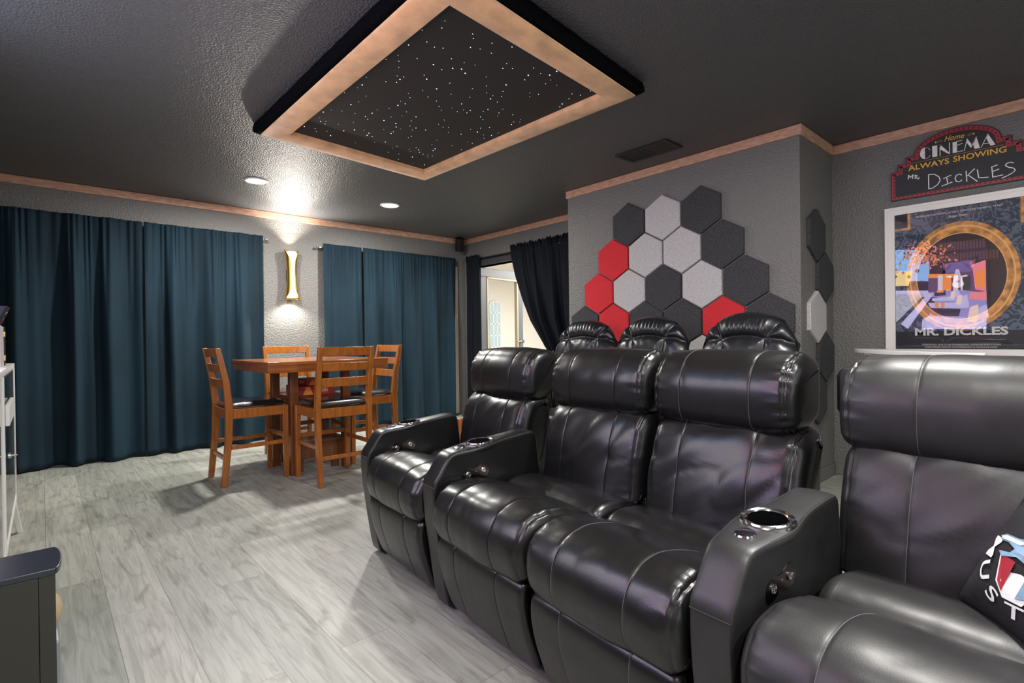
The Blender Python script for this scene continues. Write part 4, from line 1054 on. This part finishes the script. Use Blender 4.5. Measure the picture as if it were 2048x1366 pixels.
# ------------------------------------------------------------------ white glass cabinet at the left
cx1, cy1, cz1, cz0 = -.115, 3.995, .938, .20
cb = thing('display_cabinet', 'white metal display cabinet with glass doors at the left edge', 'cabinet', (cx1-.19, 3.2, 0))
def cl(x, y, z): return (x-(cx1-.19), y-3.2, z)
x0c, y0c = cx1-.38, 2.42
def cbox(mb, a, b): 
    a, b = cl(*a), cl(*b); mb.box(min(a[0], b[0]), max(a[0], b[0]), min(a[1], b[1]), max(a[1], b[1]), min(a[2], b[2]), max(a[2], b[2]))
mb = MB(); q = .022
for x in (x0c, cx1-q):
    for y in (y0c, cy1-q): cbox(mb, (x, y, cz0), (x+q, y+q, cz1))
    for z in (cz0, cz1-q): cbox(mb, (x, y0c, z), (x+q, cy1, z+q))
for y in (y0c, cy1-q):
    for z in (cz0, cz1-q): cbox(mb, (x0c, y, z), (cx1, y+q, z+q))
mb.build('frame', WHITE, cb, bevel=.003)
mb = MB(); cbox(mb, (x0c, y0c, cz1), (cx1, cy1, cz1+.004)); mb.build('top_panel', WHITE, cb)
mb = MB(); cbox(mb, (x0c, y0c, cz0-.002), (cx1, cy1, cz0+.002)); mb.build('bottom_panel', WHITE, cb)
for (ya_, yb_) in ((2.45, 2.83), (2.87, 3.965)):
    d_ = MB(); cbox(d_, (cx1-.008, ya_, cz0+.03), (cx1-.003, yb_, cz1-.03)); do = d_.build('door', GLASS, cb)
    m2 = MB(); y_ = yb_ if yb_ < 3 else ya_
    cbox(m2, (cx1-.012, y_-.012, cz0+.022), (cx1+.002, y_+.012, cz1-.022)); tag(m2.build('stile', WHITE, do, bevel=.002), 'white door stile')
h1, h2 = atx(0, 783, cx1+.01), atx(20, 833, cx1+.01)
m2 = MB(); cbox(m2, (cx1, 2.93, .715), (cx1+.014, 3.36, .80)); m2.build('handle', WHITE, cb, bevel=.003)
m2 = MB(); kc = atx(20, 925, cx1+.006)
m2.lathe([(.012, 0), (.012, .01), (.004, .012), (.004, .03)], 14, cl(cx1, kc.y, kc.z+.03), 'x'); m2.box(cx1+.02-(cx1-.19), cx1+.024-(cx1-.19), kc.y-3.2-.012, kc.y-3.2+.012, kc.z-.008, kc.z+.02); m2.box(cx1+.02-(cx1-.19), cx1+.023-(cx1-.19), kc.y-3.2-.004, kc.y-3.2+.004, kc.z-.035, kc.z)
m2.build('key', STEEL, cb)
for sx in (0, 1):
    for sy in (0, 1):
        x, y = (cx1-.02 if sx else x0c+.02), (cy1-.02 if sy else y0c+.02)
        MB().bar(cl(x, y, cz0), cl(x+(.03 if sx else -.02), y+(.03 if sy else -.03), 0), .028, .06, wx2=.022, wy2=.035).build('leg', WHITE, cb, bevel=.003)
m2 = MB(); cbox(m2, (x0c+.02, y0c+.02, .56), (cx1-.03, cy1-.02, .566)); m2.build('shelf', GLASS, cb)
# things on the cabinet
bx = thing('keepsake_case', 'pale pink case with brass hinges and dark side panel on the white cabinet', 'box', (-.25, 3.42, cz1+.004))
bz = .190
MB().box(-.14, .112, -.16, .16, 0, bz).build('case', PINKBOX, bx, bevel=.003)
MB().box(-.138, .110, .1595, .166, .003, bz-.003).build('side_panel', BLACK, bx, bevel=.001)
MB().box(.1115, .1155, .10, .166, .002, bz-.002).build('corner_strip', BLACK, bx)
for z_ in (.025, bz-.05): MB().box(.111, .119, .085, .115, z_, z_+.026).build('hinge', BRASS, bx, bevel=.002)
nb_ = thing('navy_box', 'dark navy open-topped box with small red mark on top of the pale pink case', 'box', (-.25, 3.42, cz1+.004+bz))
v8 = [(-.12, -.15, 0), (.10, -.15, 0), (.10, .15, 0), (-.12, .15, 0), (-.14, -.17, .085), (.135, -.17, .085), (.135, .17, .095), (-.14, .17, .095)]
MB().add(v8, [(3, 2, 1, 0), (4, 5, 6, 7), (0, 1, 5, 4), (1, 2, 6, 5), (2, 3, 7, 6), (3, 0, 4, 7)]).build('carton', NAVYBOX, nb_, bevel=.003)
def onf(u, v):
    a = Vector(v8[1]).lerp(Vector(v8[2]), u); b = Vector(v8[5]).lerp(Vector(v8[6]), u); return a.lerp(b, v)+Vector((.0015, 0, 0))
mb = MB()
for pts in ([(.62, .25), (.66, .42)], [(.60, .35), (.70, .32)], [(.70, .22), (.74, .40)]): mb.ribbon([onf(*p) for p in pts], .008, (.93, 0, -.38), .001, 0)
mb.ribbon([onf(.45, .62), onf(.55, .78), onf(.65, .60), onf(.75, .76), onf(.85, .64)], .004, (.93, 0, -.38), .001, 1)
mb.build('printed_mark', [mat('red_mark', (.7, .03, .03), .5), BRASS], nb_, smooth=False)
# tan reel leaning behind the cabinet
rc = Vector((-.235, 4.55, .165))
rl = thing('reel', 'tan round reel with metal knobs behind the white cabinet', 'reel', (rc.x, rc.y, 0))
mb = MB(); mb.lathe([(.15, -.012), (.16, -.010), (.162, .010), (.15, .012)], 48, (0, 0, .165), 'x', cap=False); mb.lathe([(.15, -.012), (.02, -.010)], 48, (0, 0, .165), 'x', cap=False); mb.lathe([(.15, .012), (.02, .010)], 48, (0, 0, .165), 'x', cap=False)
mb.v = [tuple(Matrix.Rotation(radians(-28), 3, 'Z') @ Vector(v)) for v in mb.v]
mb.build('rim', mat('tan_rim', (.58, .44, .22), .45), rl)
mb = MB()
for a in (20, 75, -35): mb.lathe([(.008, -.03), (.008, .035), (.001, .036)], 12, (0, .12*cos(radians(a)), .165+.12*sin(radians(a))), 'x')
mb.v = [tuple(Matrix.Rotation(radians(-28), 3, 'Z') @ Vector(v)) for v in mb.v]
mb.build('knob', BRASS, rl)

# ------------------------------------------------------------------ floor speaker at lower left
sp_ = thing('floor_speaker', 'dark floor-standing speaker with curved top at the lower left corner', 'speaker', (-.14, 1.605, 0))
zt_ = .538; x1_, yA, yB = .127, -.080, .080
mb = MB(); mb.box(-.20, x1_-.0, yA, yB, .0, zt_); mb.build('cabinet', OLIVE, sp_, bevel=.002)
mb = MB(); mb.prism([(x1_+.001, yA, z) for z in (0.01, zt_)]+[(x1_+.028, yA, zt_), (x1_+.028, yA, .01)], (0, .006, 0)); mb.build('side_strip', OLIVE, sp_)
cap = [(-.20, yA-.002), (x1_+.028, yA-.002)]+[(x1_+.028+.012*sin(a), yA+.16*(1-cos(a))/2) for a in [pi*k/10 for k in range(1, 10)]]+[(x1_+.028, yB+.002), (-.20, yB+.002)]
MB().prism([(x, y, zt_) for x, y in cap], (0, 0, .014)).build('top_cap', BLUETOP, sp_, bevel=.002)
mb = MB(); mb.box(x1_, x1_+.034, yA+.012, yB-.004, .0, .385); mb.build('baffle', SILVER, sp_, bevel=.006)
MB().box(x1_, x1_+.012, yA+.01, yB-.004, .385, zt_).build('tweeter_recess', BLACK, sp_)
mb = MB(); mb.lathe([(.040, .0), (.038, .012), (.029, .022), (.013, .028), (.001, .029)], 32, (x1_+.012, .003, .432), 'x'); mb.build('driver_cone', TANCONE, sp_)
MB().lathe([(.046, .0), (.046, .010), (.041, .011)], 32, (x1_+.005, .003, .432), 'x', cap=False).build('driver_ring', BLACK, sp_)

# ------------------------------------------------------------------ small speaker in the far corner
ws = thing('wall_speaker', 'small black bracket speaker high in the far corner below the ceiling', 'speaker', (4.28, 5.82, 2.34))
mb = MB(); mb.box(-.045, .045, -.045, .045, -.09, .09)
Rw = Matrix.Rotation(radians(16), 3, 'X') @ Matrix.Rotation(radians(-10), 3, 'Y'); mb.v = [tuple(Rw @ Vector(v)) for v in mb.v]
mb.build('enclosure', BLACK, ws, bevel=.008)
mb = MB(); mb.lathe([(.010, 0), (.008, -.006), (.001, -.007)], 14, (-.02, -.02, -.088)); mb.v = [tuple(Rw @ Vector(v)) for v in mb.v]; mb.build('badge', CHROME, ws)
MB().bar((.02, .02, .05), (.03, .06, .098), .02, .03).build('bracket', BLACK, ws)
